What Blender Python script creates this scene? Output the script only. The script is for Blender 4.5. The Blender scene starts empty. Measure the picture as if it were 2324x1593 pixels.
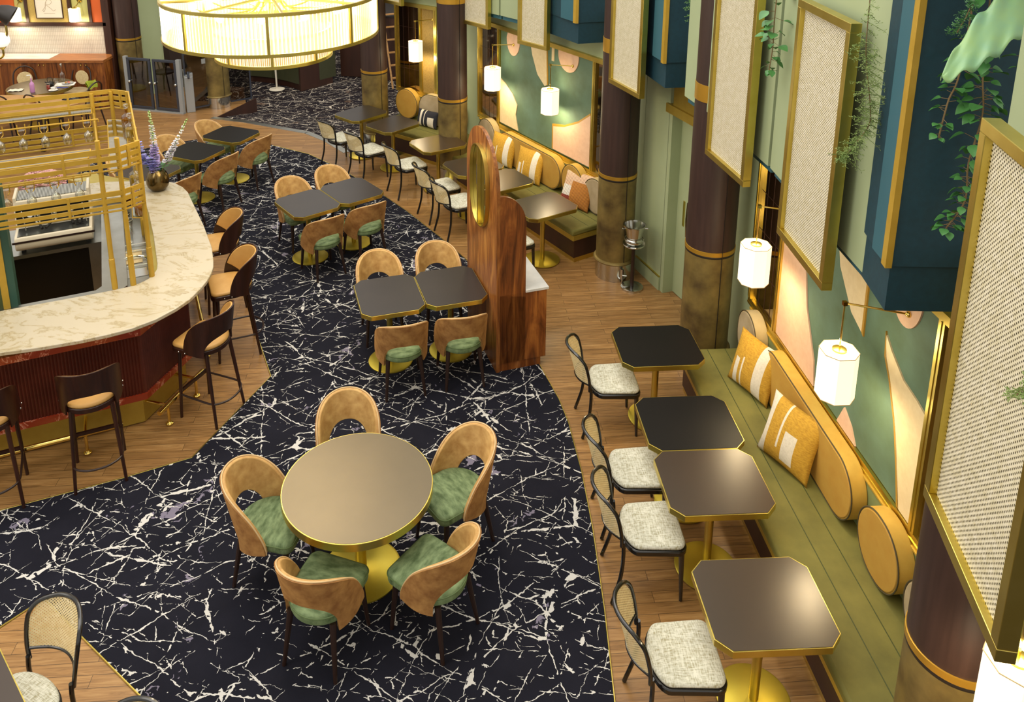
import bpy, bmesh, math, random
from mathutils import Vector, Matrix
R = math.radians
random.seed(7)
scn = bpy.context.scene
col = scn.collection
# ------------------------------------------------------------ camera, world, lights, exposure
CAMH = 5.093
cam = bpy.data.cameras.new('camera'); cam.sensor_fit = 'HORIZONTAL'; cam.sensor_width = 36
cam.lens = 1901.0 / 2324 * 36
cam.shift_x = (1162 - 1100.2) / 2324
cam.shift_y = (134.2 - 796.5) / 2324
cam.clip_end = 200
co = bpy.data.objects.new('camera', cam); col.objects.link(co)
co.location = (0, 0, CAMH); co.rotation_euler = (math.pi / 2 - 0.2533, 0, 0)
scn.camera = co
scn.view_settings.view_transform = 'Standard'; scn.view_settings.look = 'None'
scn.view_settings.gamma = 1; scn.view_settings.exposure = 0.4
wd = bpy.data.worlds.new('world'); scn.world = wd; wd.use_nodes = True
bg = wd.node_tree.nodes['Background']; bg.inputs[0].default_value = (1.0, 0.955, 0.87, 1); bg.inputs[1].default_value = 0.75
def area(name, loc, rot, sx, sy, power, color):
    l = bpy.data.lights.new(name, 'AREA'); l.shape = 'RECTANGLE'; l.size = sx; l.size_y = sy; l.energy = power; l.color = color
    o = bpy.data.objects.new(name, l); col.objects.link(o); o.location = loc; o.rotation_euler = rot; return o
area('overhead_fill', (-1.5, 7.5, 9.5), (0, 0, 0), 7, 11, 540, (1.0, 0.965, 0.91))  # overhead fill added to brighten the whole room evenly
area('upper_left_fill', (-7.0, 2.0, 7.5), (R(0), R(-52), R(10)), 5, 4, 190, (1.0, 0.94, 0.84))  # warm fill light high on the left, aimed down into the room
def point(name, loc, power, color, r=.06, parent=None):
    l = bpy.data.lights.new(name, 'POINT'); l.energy = power; l.color = color; l.shadow_soft_size = r
    o = bpy.data.objects.new(name, l); col.objects.link(o); o.location = loc
    if parent: o.parent = parent
    return o
def spot(name, loc, power, ang=70, color=(1, .84, .58), tilt=(0, 0, 0)):
    l = bpy.data.lights.new(name, 'SPOT'); l.energy = power; l.color = color; l.spot_size = R(ang); l.spot_blend = .6; l.shadow_soft_size = .05
    o = bpy.data.objects.new(name, l); col.objects.link(o); o.location = loc; o.rotation_euler = tilt; return o

# ------------------------------------------------------------ materials
class NT:
    def __init__(s, name):
        s.m = bpy.data.materials.new(name); s.m.use_nodes = True; s.t = s.m.node_tree
        s.b = s.t.nodes['Principled BSDF']; s.out = s.t.nodes['Material Output']; s._c = None
    def n(s, typ, **kw):
        x = s.t.nodes.new(typ)
        for k, v in kw.items():
            if isinstance(k, str) and hasattr(x, k): setattr(x, k, v)
        return x
    def l(s, a, b): s.t.links.new(a, b)
    def set(s, **kw):
        for k, v in kw.items():
            k = k.replace('_', ' ')
            if isinstance(v, bpy.types.NodeSocket): s.l(v, s.b.inputs[k])
            else:
                if isinstance(v, tuple) and len(v) == 3: v = v + (1,)
                s.b.inputs[k].default_value = v
    def coord(s, kind='Object', scale=(1, 1, 1), rot=(0, 0, 0), loc=(0, 0, 0)):
        if s._c is None: s._c = s.n('ShaderNodeTexCoord')
        mp = s.n('ShaderNodeMapping'); mp.inputs['Scale'].default_value = scale; mp.inputs['Rotation'].default_value = rot; mp.inputs['Location'].default_value = loc
        s.l(s._c.outputs[kind], mp.inputs[0]); return mp.outputs[0]
    def noise(s, vec, scale, detail=4, rough=.55, dist=0):
        x = s.n('ShaderNodeTexNoise'); x.inputs['Scale'].default_value = scale; x.inputs['Detail'].default_value = detail
        x.inputs['Roughness'].default_value = rough; x.inputs['Distortion'].default_value = dist; s.l(vec, x.inputs['Vector']); return x
    def ramp(s, fac, stops, interp='LINEAR'):
        x = s.n('ShaderNodeValToRGB'); e = x.color_ramp.elements; x.color_ramp.interpolation = interp
        while len(e) < len(stops): e.new(.5)
        for i, (p, c) in enumerate(stops): e[i].position = p; e[i].color = (c + (1,)) if len(c) == 3 else c
        s.l(fac, x.inputs[0]); return x.outputs[0]
    def math(s, op, a, b=None, c=None):
        x = s.n('ShaderNodeMath', operation=op)
        for i, v in enumerate((a, b, c)):
            if v is None: continue
            if isinstance(v, bpy.types.NodeSocket): s.l(v, x.inputs[i])
            else: x.inputs[i].default_value = v
        return x.outputs[0]
    def mix(s, fac, a, b, typ='MIX'):
        x = s.n('ShaderNodeMix', data_type='RGBA', blend_type=typ)
        for sock, v in ((x.inputs[0], fac), (x.inputs[6], a), (x.inputs[7], b)):
            if isinstance(v, bpy.types.NodeSocket): s.l(v, sock)
            else: sock.default_value = v if not isinstance(v, tuple) else (v + (1,) if len(v) == 3 else v)
        return x.outputs[2]
    def vmix(s, a, b, f):
        x = s.n('ShaderNodeVectorMath', operation='SCALE'); s.l(b, x.inputs[0]); x.inputs[3].default_value = f
        y = s.n('ShaderNodeVectorMath', operation='ADD'); s.l(a, y.inputs[0]); s.l(x.outputs[0], y.inputs[1]); return y.outputs[0]
    def bump(s, h, strength=.3, dist=.005):
        x = s.n('ShaderNodeBump'); x.inputs['Strength'].default_value = strength; x.inputs['Distance'].default_value = dist
        s.l(h, x.inputs['Height']); s.l(x.outputs[0], s.b.inputs['Normal'])
def lin(h):
    h = h.lstrip('#'); c = [int(h[i:i+2], 16) / 255 for i in (0, 2, 4)]
    return tuple(x / 12.92 if x <= .04045 else ((x + .055) / 1.055) ** 2.4 for x in c)
MT = {}
def simple(name, hexc, rough=.5, metal=0., var=None, vscale=8, bump=0, bscale=60, coat=0, stretch=(1, 1, 1), sheen=0, spec=.5):
    k = NT(name); c = lin(hexc)
    k.set(Base_Color=c, Roughness=rough, Metallic=metal)
    k.b.inputs['Specular IOR Level'].default_value = spec
    if coat: k.b.inputs['Coat Weight'].default_value = coat; k.b.inputs['Coat Roughness'].default_value = .1
    if sheen: k.b.inputs['Sheen Weight'].default_value = sheen; k.b.inputs['Sheen Roughness'].default_value = .4; k.b.inputs['Sheen Tint'].default_value = c + (1,)
    if var:
        n = k.noise(k.coord(scale=stretch), vscale, 5)
        k.set(Base_Color=k.ramp(n.outputs[0], [(.32, c), (.68, lin(var))]))
    if bump:
        n2 = k.noise(k.coord(scale=stretch), bscale, 3); k.bump(n2.outputs[0], bump, .003)
    MT[name] = k.m; return k
simple('brass', 'D9C56C', .32, 1, 'CBB555', 5, .04, 90)
simple('polished_brass', 'EBCB6E', .14, 1)
simple('brass_base', 'DCC650', .38, .85, 'CDB53E', 3)
simple('dull_gold', 'BFA548', .42, .6, 'AF9338', 4)
simple('gold_paint', 'BD9836', .45, .2, 'AF8B2A', 6)
simple('steel', 'C9C9C4', .16, 1)
simple('brushed_steel', 'C2C4C0', .32, 1, 'A9AAA4', 3)
simple('black_lacquer', '15120F', .22, 0, coat=.4)
simple('dark_leg', '2A1811', .4)
simple('tabletop_black', '221A15', .33, .0, '2A211B', 3, spec=.8)
simple('tabletop_dark_reflect', '0F0D0B', .42, .0, '13100E', 3, spec=.25)  # same tabletop darkened, painting in its reflection of dark surroundings
simple('tabletop_lamp_sheen', '3A2A1D', .32, .15, '332519', 2, spec=1)  # same tabletop, browner and glossier; lamp reflections painted into the tone
simple('tabletop_round_sheen', '665941', .36, .45, '5F533C', 2, spec=.8)  # gold tone paints the chandelier's reflection into the round top
simple('tan_velvet', 'CDA566', .7, 0, 'A87C42', 13, .2, 30, sheen=.8)
simple('rust_velvet', 'B08248', .7, 0, '845628', 14, .2, 30, sheen=.7)
simple('green_velvet', '82966A', .8, 0, '485C36', 12, .2, 60, sheen=.5, stretch=(1, 2.2, 1))
simple('piping', 'D0B080', .6)
simple('green_piping', '54683A', .6)
simple('tan_leather', 'C99E5A', .5, 0, 'B98B48', 4, .06, 120)
simple('olive_velvet', '7A7434', .72, 0, '646028', 4, .05, 50, sheen=.25)
simple('mustard_velvet', 'B08A38', .75, 0, 'A87C2C', 6, .06, 60, sheen=.35)
simple('grey_velvet', 'AC9A7B', .75, 0, '94825F', 5, .06, 60, sheen=.3)
simple('mustard_side', 'CBA548', .75, 0, 'BD9438', 6)
simple('sand_side', 'C2AC7C', .75, 0, 'B39C6A', 6)
simple('dark_piping', '4A4028', .6)
simple('dark_brown', '3E2115', .5, 0, '321A10', 6, stretch=(1, 1, .2))
simple('column_brown', '3A2620', .5, .0, '2F1D18', 5, stretch=(6, 6, .4), spec=.5)
simple('column_bronze', '96824A', .42, .45, '52432A', 3.2, .04, 20)
simple('column_gold', 'C79A38', .35, .7)
simple('black_trim', '1E1712', .5)
simple('sage', 'A3AF88', .6, 0, '9CA880', 1.5)
simple('sage_edge', '6F9183', .6)
simple('teal_dark', '123C49', .62, 0, '0F3541', 30, .06, 120)
simple('teal_mid', '2F5E6A', .6)
simple('teal_light', '45818A', .6)
simple('olive_wall', '7A8557', .6, 0, '6C774A', 2)
simple('wall_green', 'A9B48C', .6, 0, 'A0AB82', 1.5)
simple('panel_textile', '8E7438', .7, 0, '7A622D', 40, .2, 200)
simple('dark_wall', '2E1F16', .6, 0, '271A12', 2)
simple('dark_green_wall', '3D3F26', .6)
simple('tile_white', 'D9D2C4', .3)
simple('orange_panel', 'C4581F', .6)
simple('light_olive', 'B2AE6A', .6)
simple('gold_weave', 'BFA55A', .7, 0, 'AD924A', 90, .3, 200)
simple('paper', 'E4DCCB', .7)
simple('pencil', 'A58F6D', .7)
simple('marble_white', 'E8E6E0', .2, 0, 'C9C8C4', 3)
simple('white_ceramic', 'F0EEE8', .2)
simple('machine_white', 'D9CDB4', .3)
simple('rubber_black', '14110E', .5)
simple('fridge_black', '0D0A07', .3)
simple('oil_green', '3C4420', .45, 0, '46502A', 2)
simple('teal_green_edge', '274A3C', .5)
simple('gate_blue', '4E5360', .35, .6)
simple('gate_grey', 'A6ABAE', .4, .4)
simple('pink_felt', 'D8B394', .8, 0, 'D0A98A', 20)
simple('cream_felt', 'DCC79B', .8, 0, 'D4BD90', 20)
simple('cord_gold', 'A67C24', .6)
simple('bronze_vase', '75633F', .22, 1, '5D4C30', 4)
simple('leaf_green', '4F8A45', .45, 0, '3A6E35', 12)
simple('leaf_bright', '78A64A', .5, 0, '5C8C3A', 12)
simple('leaf_pale', '7FAF8C', .4, 0, '95B873', 6)
simple('vine_stem', '7A6440', .7)
simple('fern_green', '8CA058', .6, 0, '6F8844', 20)
simple('delphinium_blue', '8F9BD8', .6, 0, 'A99AD6', 30)
simple('delphinium_lilac', 'B7A3DC', .6, 0, 'C9BCE8', 30)
simple('flower_white', 'EDEAF0', .6)
simple('flower_dark', '1B1530', .6)
simple('bud_green', 'C3D39A', .6, 0, 'A9C07C', 30)
simple('hydrangea_pink', 'E3B4B0', .7, 0, 'D79C9C', 30, .5, 60)
simple('yellow_fabric', 'C79A2E', .85, 0, 'A97C1C', 40, .4, 120, stretch=(1, 1, 3))
simple('offwhite_fabric', 'DDD3BF', .85, 0, 'CFC4AE', 60, .3, 160)
simple('black_fabric', '1B1A22', .85, 0, '24232B', 60, .3, 160)
simple('rust_fabric', '8E3B2A', .85)
simple('blush_fabric', 'DDB795', .85)
simple('ochre_fabric', 'C48A33', .85)
simple('wood_pale', 'B98C55', .55, 0, 'A2763F', 6, stretch=(1, 1, 6))
simple('lime_towel', 'B5C740', .8)
simple('lilac_liquid', 'C78FC4', .3)
simple('red_drink', 'A82E24', .2)
simple('amber_liquid', '9A7A12', .15)
simple('red_liquid', 'B01E12', .15)
simple('salmon', 'D98A78', .6)
simple('cable_blue', '3E49B0', .5)
def glass(name, c=(1, 1, 1), rough=0.0, alpha=.22):
    k = NT(name); k.set(Base_Color=c, Roughness=rough, Metallic=0.); k.b.inputs['Transmission Weight'].default_value = 0
    tr = k.n('ShaderNodeBsdfTransparent'); tr.inputs[0].default_value = c + (1,)
    gl = k.n('ShaderNodeBsdfGlossy'); gl.inputs['Roughness'].default_value = .03
    lw = k.n('ShaderNodeLayerWeight'); lw.inputs[0].default_value = .35
    f = k.math('ADD', k.math('MULTIPLY', lw.outputs['Facing'], .55), alpha * .35)
    mx = k.n('ShaderNodeMixShader'); k.l(f, mx.inputs[0]); k.l(tr.outputs[0], mx.inputs[1]); k.l(gl.outputs[0], mx.inputs[2])
    k.l(mx.outputs[0], k.out.inputs[0]); MT[name] = k.m
glass('clear_glass', (.96, .97, .95)); glass('amber_glass', (.75, .55, .12)); glass('smoked_glass', (.35, .30, .24), alpha=.3); glass('pale_glass', (.86, .88, .74))
def emis(name, hexc, strength, base=None):
    k = NT(name); k.set(Base_Color=lin(base or hexc), Roughness=.6); k.b.inputs['Emission Color'].default_value = lin(hexc) + (1,); k.b.inputs['Emission Strength'].default_value = strength; MT[name] = k.m; return k
emis('shade_glow', 'FFEFC8', .78, 'F4ECD8'); emis('globe_glow', 'E8EAE4', .55, 'EDEDEA'); emis('bulb_glow', 'FFE6B0', 14)
emis('rod_glow', 'FFE9B8', 1.1, 'FFF0CC')
k = NT('mirror'); k.set(Base_Color=(.72, .72, .68), Roughness=.03, Metallic=1.); MT['mirror'] = k.m
k = NT('dark_mirror'); k.set(Base_Color=(.33, .26, .18), Roughness=.04, Metallic=1.); MT['dark_mirror'] = k.m

def carpet(name, base, vein, grey):
    k = NT(name); c = k.coord(); wob = k.noise(c, 1.6, 4, .6)
    sub = k.n('ShaderNodeVectorMath', operation='SUBTRACT'); k.l(wob.outputs['Color'], sub.inputs[0]); sub.inputs[1].default_value = (.5, .5, .5)
    wv = k.vmix(c, sub.outputs[0], .15)
    fine = k.noise(c, 26, 3, .6); sf = k.n('ShaderNodeVectorMath', operation='SUBTRACT'); k.l(fine.outputs['Color'], sf.inputs[0]); sf.inputs[1].default_value = (.5, .5, .5)
    wv = k.vmix(wv, sf.outputs[0], .03)
    tot = None
    for ang, sx, sy, w, ms, th, seed in ((28, 3.0, .55, .020, 1.3, .47, 0), (-32, 2.8, .5, .019, 1.6, .50, 11), (84, 2.9, .7, .018, 1.9, .53, 23), (8, 5.0, 1.0, .022, 2.2, .53, 37), (55, 5.0, 3.0, .020, 1.8, .55, 51), (-62, 4.2, .9, .020, 2.0, .53, 67), (18, 8.0, 2.2, .024, 1.4, .54, 83), (-48, 7.5, 2.6, .024, 1.5, .55, 97)):
        mp = k.n('ShaderNodeMapping'); mp.inputs['Rotation'].default_value = (0, 0, R(ang)); k.l(wv, mp.inputs[0])
        m2 = k.n('ShaderNodeMapping'); m2.inputs['Scale'].default_value = (sy, sx, 1); m2.inputs['Location'].default_value = (seed, seed * .7, 0); k.l(mp.outputs[0], m2.inputs[0])
        v = k.n('ShaderNodeTexVoronoi', feature='DISTANCE_TO_EDGE', voronoi_dimensions='2D'); v.inputs['Scale'].default_value = 1; k.l(m2.outputs[0], v.inputs['Vector'])
        mk = k.noise(m2.outputs[0], ms, 3, .6)
        wn = k.noise(c, 7 + seed * .1, 2, .7)
        wid = k.math('MULTIPLY', k.math('POWER', k.math('MULTIPLY', wn.outputs[0], 1.53), 3.0), w)
        line = k.math('LESS_THAN', v.outputs['Distance'], wid)
        line = k.math('MULTIPLY', line, k.math('GREATER_THAN', mk.outputs[0], th))
        dash = k.noise(c, 13 + seed * .2, 2, .6); line = k.math('MULTIPLY', line, k.math('GREATER_THAN', dash.outputs[0], .41))
        tot = line if tot is None else k.math('MAXIMUM', tot, line)
    blob = k.noise(k.vmix(c, sub.outputs[0], .9), 2.6, 5, .65); bl = k.math('GREATER_THAN', blob.outputs[0], .645)
    shade = k.noise(c, 3, 4); b2 = k.mix(shade.outputs[0], lin(base), lin('20202A'))
    cc = k.mix(k.math('MULTIPLY', bl, .8), b2, lin(grey)); cc = k.mix(tot, cc, lin(vein))
    k.set(Base_Color=cc, Roughness=.95); k.b.inputs['Specular IOR Level'].default_value = .15
    nb = k.noise(c, 300, 2); k.bump(nb.outputs[0], .3, .004); MT[name] = k.m
carpet('carpet_black', '101018', 'C9C6C0', '847D8E'); carpet('carpet_brown', '1F130F', 'D8CDBD', '6B5648')
def planks(name, rz, c1, c2, seam):
    k = NT(name); c = k.coord(rot=(0, 0, R(rz)))
    br = k.n('ShaderNodeTexBrick', offset=.37, offset_frequency=2, squash=1); k.l(c, br.inputs['Vector'])
    for nme, v in (('Scale', 1), ('Mortar Size', .0018), ('Mortar Smooth', .2), ('Bias', 0), ('Brick Width', .92), ('Row Height', .088)): br.inputs[nme].default_value = v
    br.inputs['Color1'].default_value = (0, 0, 0, 1); br.inputs['Color2'].default_value = (1, 1, 1, 1); br.inputs['Mortar'].default_value = (.5, .5, .5, 1)
    mp = k.n('ShaderNodeMapping'); mp.inputs['Scale'].default_value = (1.2, 16, 1); k.l(c, mp.inputs[0])
    off = k.vmix(mp.outputs[0], br.outputs['Color'], 7)
    g = k.noise(off, 2.2, 6, .62, 1.2)
    grain = k.ramp(g.outputs[0], [(.28, lin(c2)), (.5, lin(c1)), (.75, lin('BA935E'))])
    tone = k.mix(k.math('MULTIPLY', br.outputs['Color'], .5), grain, lin(c2), 'MIX')
    cc = k.mix(br.outputs['Fac'], tone, lin(seam)); k.set(Base_Color=cc, Roughness=.33)
    k.bump(k.math('SUBTRACT', 1, br.outputs['Fac']), .25, .002); MT[name] = k.m
planks('oak_planks', -4, '9E7544', '6F4F2C', '4E371D'); planks('dark_planks', -4, 'A07A4C', '7B5836', '4E351E'); planks('warm_planks', -10, 'B5854A', '8E6234', '6A4422')
def walnut(name, c1, c2, c3, s=(5, 5, .7)):
    k = NT(name); c = k.coord(scale=s); n = k.noise(c, 1.7, 6, .6, 1.6); w = k.noise(k.coord(scale=(s[0] * 6, s[1] * 6, s[2])), 3, 4, .6, .5)
    f = k.math('ADD', k.math('MULTIPLY', n.outputs[0], .72), k.math('MULTIPLY', w.outputs[0], .28))
    k.set(Base_Color=k.ramp(f, [(.33, lin(c1)), (.5, lin(c2)), (.66, lin(c3))]), Roughness=.32); MT[name] = k.m
walnut('walnut', '46240F', '875024', 'B8803F'); walnut('walnut_red', '3C1D0C', '7B441D', 'A9692F'); walnut('walnut_top', '7A4620', '9C6030', 'B87A42', (.8, 6, 5)); walnut('stool_wood', '1F0E08', '2F150C', '3C1D11')
def fluted(name, hexc, dark, axis_scale):
    k = NT(name); c = k.coord(); sp = k.n('ShaderNodeSeparateXYZ'); k.l(c, sp.inputs[0])
    s = k.math('ABSOLUTE', k.math('SINE', k.math('MULTIPLY', sp.outputs[0], axis_scale)))
    k.set(Base_Color=k.ramp(s, [(0, lin(dark)), (.45, lin(hexc))]), Roughness=.4); k.bump(s, .6, .01); MT[name] = k.m
simple('fluted_wood', '5A2416', .38, 0, '481A0F', 5)
def marble(name, base, vein, sc=1.6, fine=None):
    k = NT(name); c = k.coord(scale=(1, 1.9, 1), rot=(0, 0, R(20))); n = k.noise(c, sc, 8, .62, 2.2)
    a = k.math('ABSOLUTE', k.math('SUBTRACT', n.outputs[0], .5)); v = k.ramp(a, [(0, lin(vein)), (.012, lin(fine or base)), (.06, lin(base))])
    m = k.noise(c, 3.5, 5); cc = k.mix(k.math('GREATER_THAN', m.outputs[0], .47), lin(base), v)
    k.set(Base_Color=cc, Roughness=.26); MT[name] = k.m
marble('marble_counter', 'B9AE97', '98896A', 1.5, 'AFA283'); marble('marble_red', '8A3018', 'D9A58A', 2.6, 'A2492F')
k = NT('boucle'); c = k.coord(scale=(1, 1, 1)); a = k.noise(k.coord(scale=(150, 22, 40)), 1, 3, .6); b = k.noise(k.coord(scale=(22, 150, 40)), 1, 3, .6)
f = k.math('MULTIPLY', k.math('ADD', a.outputs[0], b.outputs[0]), .5); k.set(Base_Color=k.ramp(f, [(.38, lin('A39A78')), (.47, lin('C4C2AE')), (.58, lin('DEDCCB'))]), Roughness=.9); k.bump(f, .6, .006); MT['boucle'] = k.m
def cane(name, pitch, hole, light, dark, depth_axis_y=True):
    k = NT(name); c = k.coord(); sp = k.n('ShaderNodeSeparateXYZ'); k.l(c, sp.inputs[0])
    def lat(ox, oz):
        fx = k.math('SUBTRACT', k.math('FRACT', k.math('ADD', k.math('DIVIDE', sp.outputs[0], pitch), ox + 50)), .5)
        fz = k.math('SUBTRACT', k.math('FRACT', k.math('ADD', k.math('DIVIDE', sp.outputs[2], pitch), oz + 50)), .5)
        return k.math('SQRT', k.math('ADD', k.math('MULTIPLY', fx, fx), k.math('MULTIPLY', fz, fz)))
    d = k.math('MINIMUM', lat(0, 0), lat(.5, .5)); h = k.math('LESS_THAN', d, hole)
    n = k.noise(c, 30, 3); k.set(Base_Color=k.ramp(n.outputs[0], [(.3, lin(dark)), (.7, lin(light))]), Roughness=.55)
    tr = k.n('ShaderNodeBsdfTransparent'); mx = k.n('ShaderNodeMixShader'); k.l(h, mx.inputs[0]); k.l(k.b.outputs[0], mx.inputs[1]); k.l(tr.outputs[0], mx.inputs[2]); k.l(mx.outputs[0], k.out.inputs[0]); MT[name] = k.m
cane('cane_panel', .021, .205, 'E8DFC6', 'D3C8A4'); cane('cane_chair', .017, .165, 'EFDDAE', 'DCC48C')
k = NT('tile_grid'); c = k.coord(); br = k.n('ShaderNodeTexBrick', offset=0); mpn = k.n('ShaderNodeMapping'); mpn.inputs['Rotation'].default_value = (R(-90), 0, 0); k.l(c, mpn.inputs[0]); k.l(mpn.outputs[0], br.inputs['Vector'])
for nme, v in (('Scale', 1), ('Mortar Size', .004), ('Brick Width', .035), ('Row Height', .085)): br.inputs[nme].default_value = v
br.inputs['Color1'].default_value = lin('DCD4C6') + (1,); br.inputs['Color2'].default_value = lin('D3CABB') + (1,); br.inputs['Mortar'].default_value = lin('B9AE9C') + (1,); k.set(Base_Color=br.outputs[0], Roughness=.3); MT['tile_grid'] = k.m
k = NT('mural_green'); c = k.coord(); n = k.noise(c, 1.6, 5, .6); n2 = k.noise(k.coord(scale=(3, 3, 60)), 3, 3); cc = k.ramp(n.outputs[0], [(.35, lin('4A5E42')), (.65, lin('607C68'))]); k.set(Base_Color=k.mix(k.math('MULTIPLY', n2.outputs[0], .25), cc, lin('4B5838')), Roughness=.75); MT['mural_green'] = k.m
k = NT('vent_grid'); c = k.coord(); w = k.n('ShaderNodeTexWave', bands_direction='X'); w.inputs['Scale'].default_value = 22; k.l(c, w.inputs[0]); k.set(Base_Color=k.ramp(w.outputs[0], [(.3, lin('3A3830')), (.5, lin('C8C8C0'))]), Roughness=.35, Metallic=.8); MT['vent_grid'] = k.m
k = NT('patch_rib'); MT['patch_rib'] = k.m

# ------------------------------------------------------------ mesh helpers
class MB:
    def __init__(s): s.v = []; s.f = []; s.M = Matrix.Identity(4)
    def add(s, vs, fs):
        b = len(s.v); s.v += [tuple(s.M @ Vector(p)) for p in vs]; s.f += [tuple(b + i for i in f) for f in fs]; return s
    def box(s, x0, x1, y0, y1, z0, z1):
        return s.add([(x, y, z) for x in (x0, x1) for y in (y0, y1) for z in (z0, z1)], [(0, 1, 3, 2), (4, 6, 7, 5), (0, 4, 5, 1), (2, 3, 7, 6), (0, 2, 6, 4), (1, 5, 7, 3)])
    def prism(s, poly, z0, z1):
        n = len(poly); vs = [(x, y, z0) for x, y in poly] + [(x, y, z1) for x, y in poly]
        return s.add(vs, [tuple(range(n - 1, -1, -1)), tuple(range(n, 2 * n))] + [(i, (i + 1) % n, n + (i + 1) % n, n + i) for i in range(n)])
    def prism_xz(s, poly, y0, y1):   # polygon in x,z extruded along y
        n = len(poly); vs = [(x, y0, z) for x, z in poly] + [(x, y1, z) for x, z in poly]
        return s.add(vs, [tuple(range(n)), tuple(range(2 * n - 1, n - 1, -1))] + [(i, n + i, n + (i + 1) % n, (i + 1) % n) for i in range(n)])
    def ring_xz(s, outer, inner, y0, y1):   # frame between two polygons of equal count
        n = len(outer); vs = [(x, y0, z) for x, z in outer] + [(x, y0, z) for x, z in inner] + [(x, y1, z) for x, z in outer] + [(x, y1, z) for x, z in inner]; f = []
        for i in range(n):
            j = (i + 1) % n
            f += [(i, j, n + j, n + i), (2 * n + j, 2 * n + i, 3 * n + i, 3 * n + j), (j, i, 2 * n + i, 2 * n + j), (n + i, n + j, 3 * n + j, 3 * n + i)]
        return s.add(vs, f)
    def lathe(s, prof, n=32, cx=0, cy=0, close=True):
        vs = []; f = []
        for r, z in prof:
            for i in range(n): a = 2 * math.pi * i / n; vs.append((cx + r * math.cos(a), cy + r * math.sin(a), z))
        for k in range(len(prof) - 1):
            for i in range(n): j = (i + 1) % n; f.append((k * n + i, k * n + j, (k + 1) * n + j, (k + 1) * n + i))
        if close:
            f.append(tuple(range(n - 1, -1, -1))); f.append(tuple((len(prof) - 1) * n + i for i in range(n)))
        return s.add(vs, f)
    def tube(s, pts, r, n=8, closed=False, taper=None):
        pts = [Vector(p) for p in pts]; m = len(pts); vs = []; f = []; prev = None
        for i, p in enumerate(pts):
            if closed: t = pts[(i + 1) % m] - pts[i - 1]
            else: t = (pts[min(i + 1, m - 1)] - pts[max(i - 1, 0)])
            t.normalize()
            if prev is None:
                a = Vector((0, 0, 1)) if abs(t.z) < .9 else Vector((1, 0, 0)); u = t.cross(a).normalized()
            else: u = (prev - t * prev.dot(t)).normalized()
            prev = u; w = t.cross(u); rr = taper[i] if taper else r
            if not isinstance(rr, tuple): rr = (rr, rr)
            for k in range(n): a = 2 * math.pi * k / n; vs.append(tuple(p + u * rr[0] * math.cos(a) + w * rr[1] * math.sin(a)))
        for i in range(m if closed else m - 1):
            for k in range(n): j = (k + 1) % n; i2 = (i + 1) % m; f.append((i * n + k, i * n + j, i2 * n + j, i2 * n + k))
        if not closed: f.append(tuple(range(n - 1, -1, -1))); f.append(tuple((m - 1) * n + k for k in range(n)))
        return s.add(vs, f)
    def grid(s, fn, nu, nv, closed_u=False):
        vs = [fn(i / (nu if closed_u else nu), j / nv) for i in range(nu + (0 if closed_u else 1)) for j in range(nv + 1)]; f = []; c = nu if closed_u else nu + 1
        for i in range(nu):
            for j in range(nv): a = i * (nv + 1) + j; b = ((i + 1) % c) * (nv + 1) + j; f.append((a, b, b + 1, a + 1))
        return s.add(vs, f)
    def ball(s, c, r, n=12, m=8, sz=1.0):
        prof = [(r * math.sin(math.pi * k / m) + 1e-5, c[2] + sz * r * -math.cos(math.pi * k / m)) for k in range(m + 1)]
        return s.lathe(prof, n, c[0], c[1])
    def build(s, name, mat, parent=None, smooth=35, bevel=0, bseg=2, solid=0, sub=0, label=None):
        me = bpy.data.meshes.new(name); me.from_pydata(s.v, [], s.f); me.validate(); me.update()
        bm = bmesh.new(); bm.from_mesh(me); bmesh.ops.recalc_face_normals(bm, faces=bm.faces); bm.to_mesh(me); bm.free()
        if isinstance(mat, str): mat = [mat]
        for m_ in mat: me.materials.append(MT[m_])
        if smooth: me.shade_smooth(); me.set_sharp_from_angle(angle=R(smooth))
        o = bpy.data.objects.new(name, me); col.objects.link(o)
        if parent: o.parent = parent
        if solid: q = o.modifiers.new('s', 'SOLIDIFY'); q.thickness = solid; q.offset = 0
        if bevel: q = o.modifiers.new('b', 'BEVEL'); q.width = bevel; q.segments = bseg; q.limit_method = 'ANGLE'; q.angle_limit = R(40)
        if sub: q = o.modifiers.new('d', 'SUBSURF'); q.levels = sub; q.render_levels = sub
        if label: o['label'] = label
        return o
def thing(name, label, cat, loc=(0, 0, 0), rz=0, group=None):
    o = bpy.data.objects.new(name, None); col.objects.link(o); o.location = loc; o.rotation_euler = (0, 0, R(rz)); o.empty_display_size = .1
    o['label'] = label; o['category'] = cat
    if group: o['group'] = group
    return o
def tag(o, label, cat, group=None, kind=None):
    o['label'] = label; o['category'] = cat
    if group: o['group'] = group
    if kind: o['kind'] = kind
    return o
def struct(o): o['kind'] = 'structure'; return o
def dup(root, loc, rz, label=None, group=None):
    def cp(o, par):
        c = o.copy(); col.objects.link(c)
        if par: c.parent = par
        for ch in [x for x in KIDS.get(o.name, [])]:
            KIDS.setdefault(c.name, []).append(cp(ch, c))
        return c
    r = cp(root, None); r.location = loc; r.rotation_euler = (0, 0, R(rz))
    if label: r['label'] = label
    if group: r['group'] = group
    return r
KIDS = {}
def reg(root):
    KIDS.clear()
    for o in col.objects:
        if o.parent: KIDS.setdefault(o.parent.name, []).append(o)
def octo(W, D, c):
    w, h = W / 2, D / 2
    return [(-w + c, h), (w - c, h), (w, h - c), (w, -h + c), (w - c, -h), (-w + c, -h), (-w, -h + c), (-w, h - c)][::-1]
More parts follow.
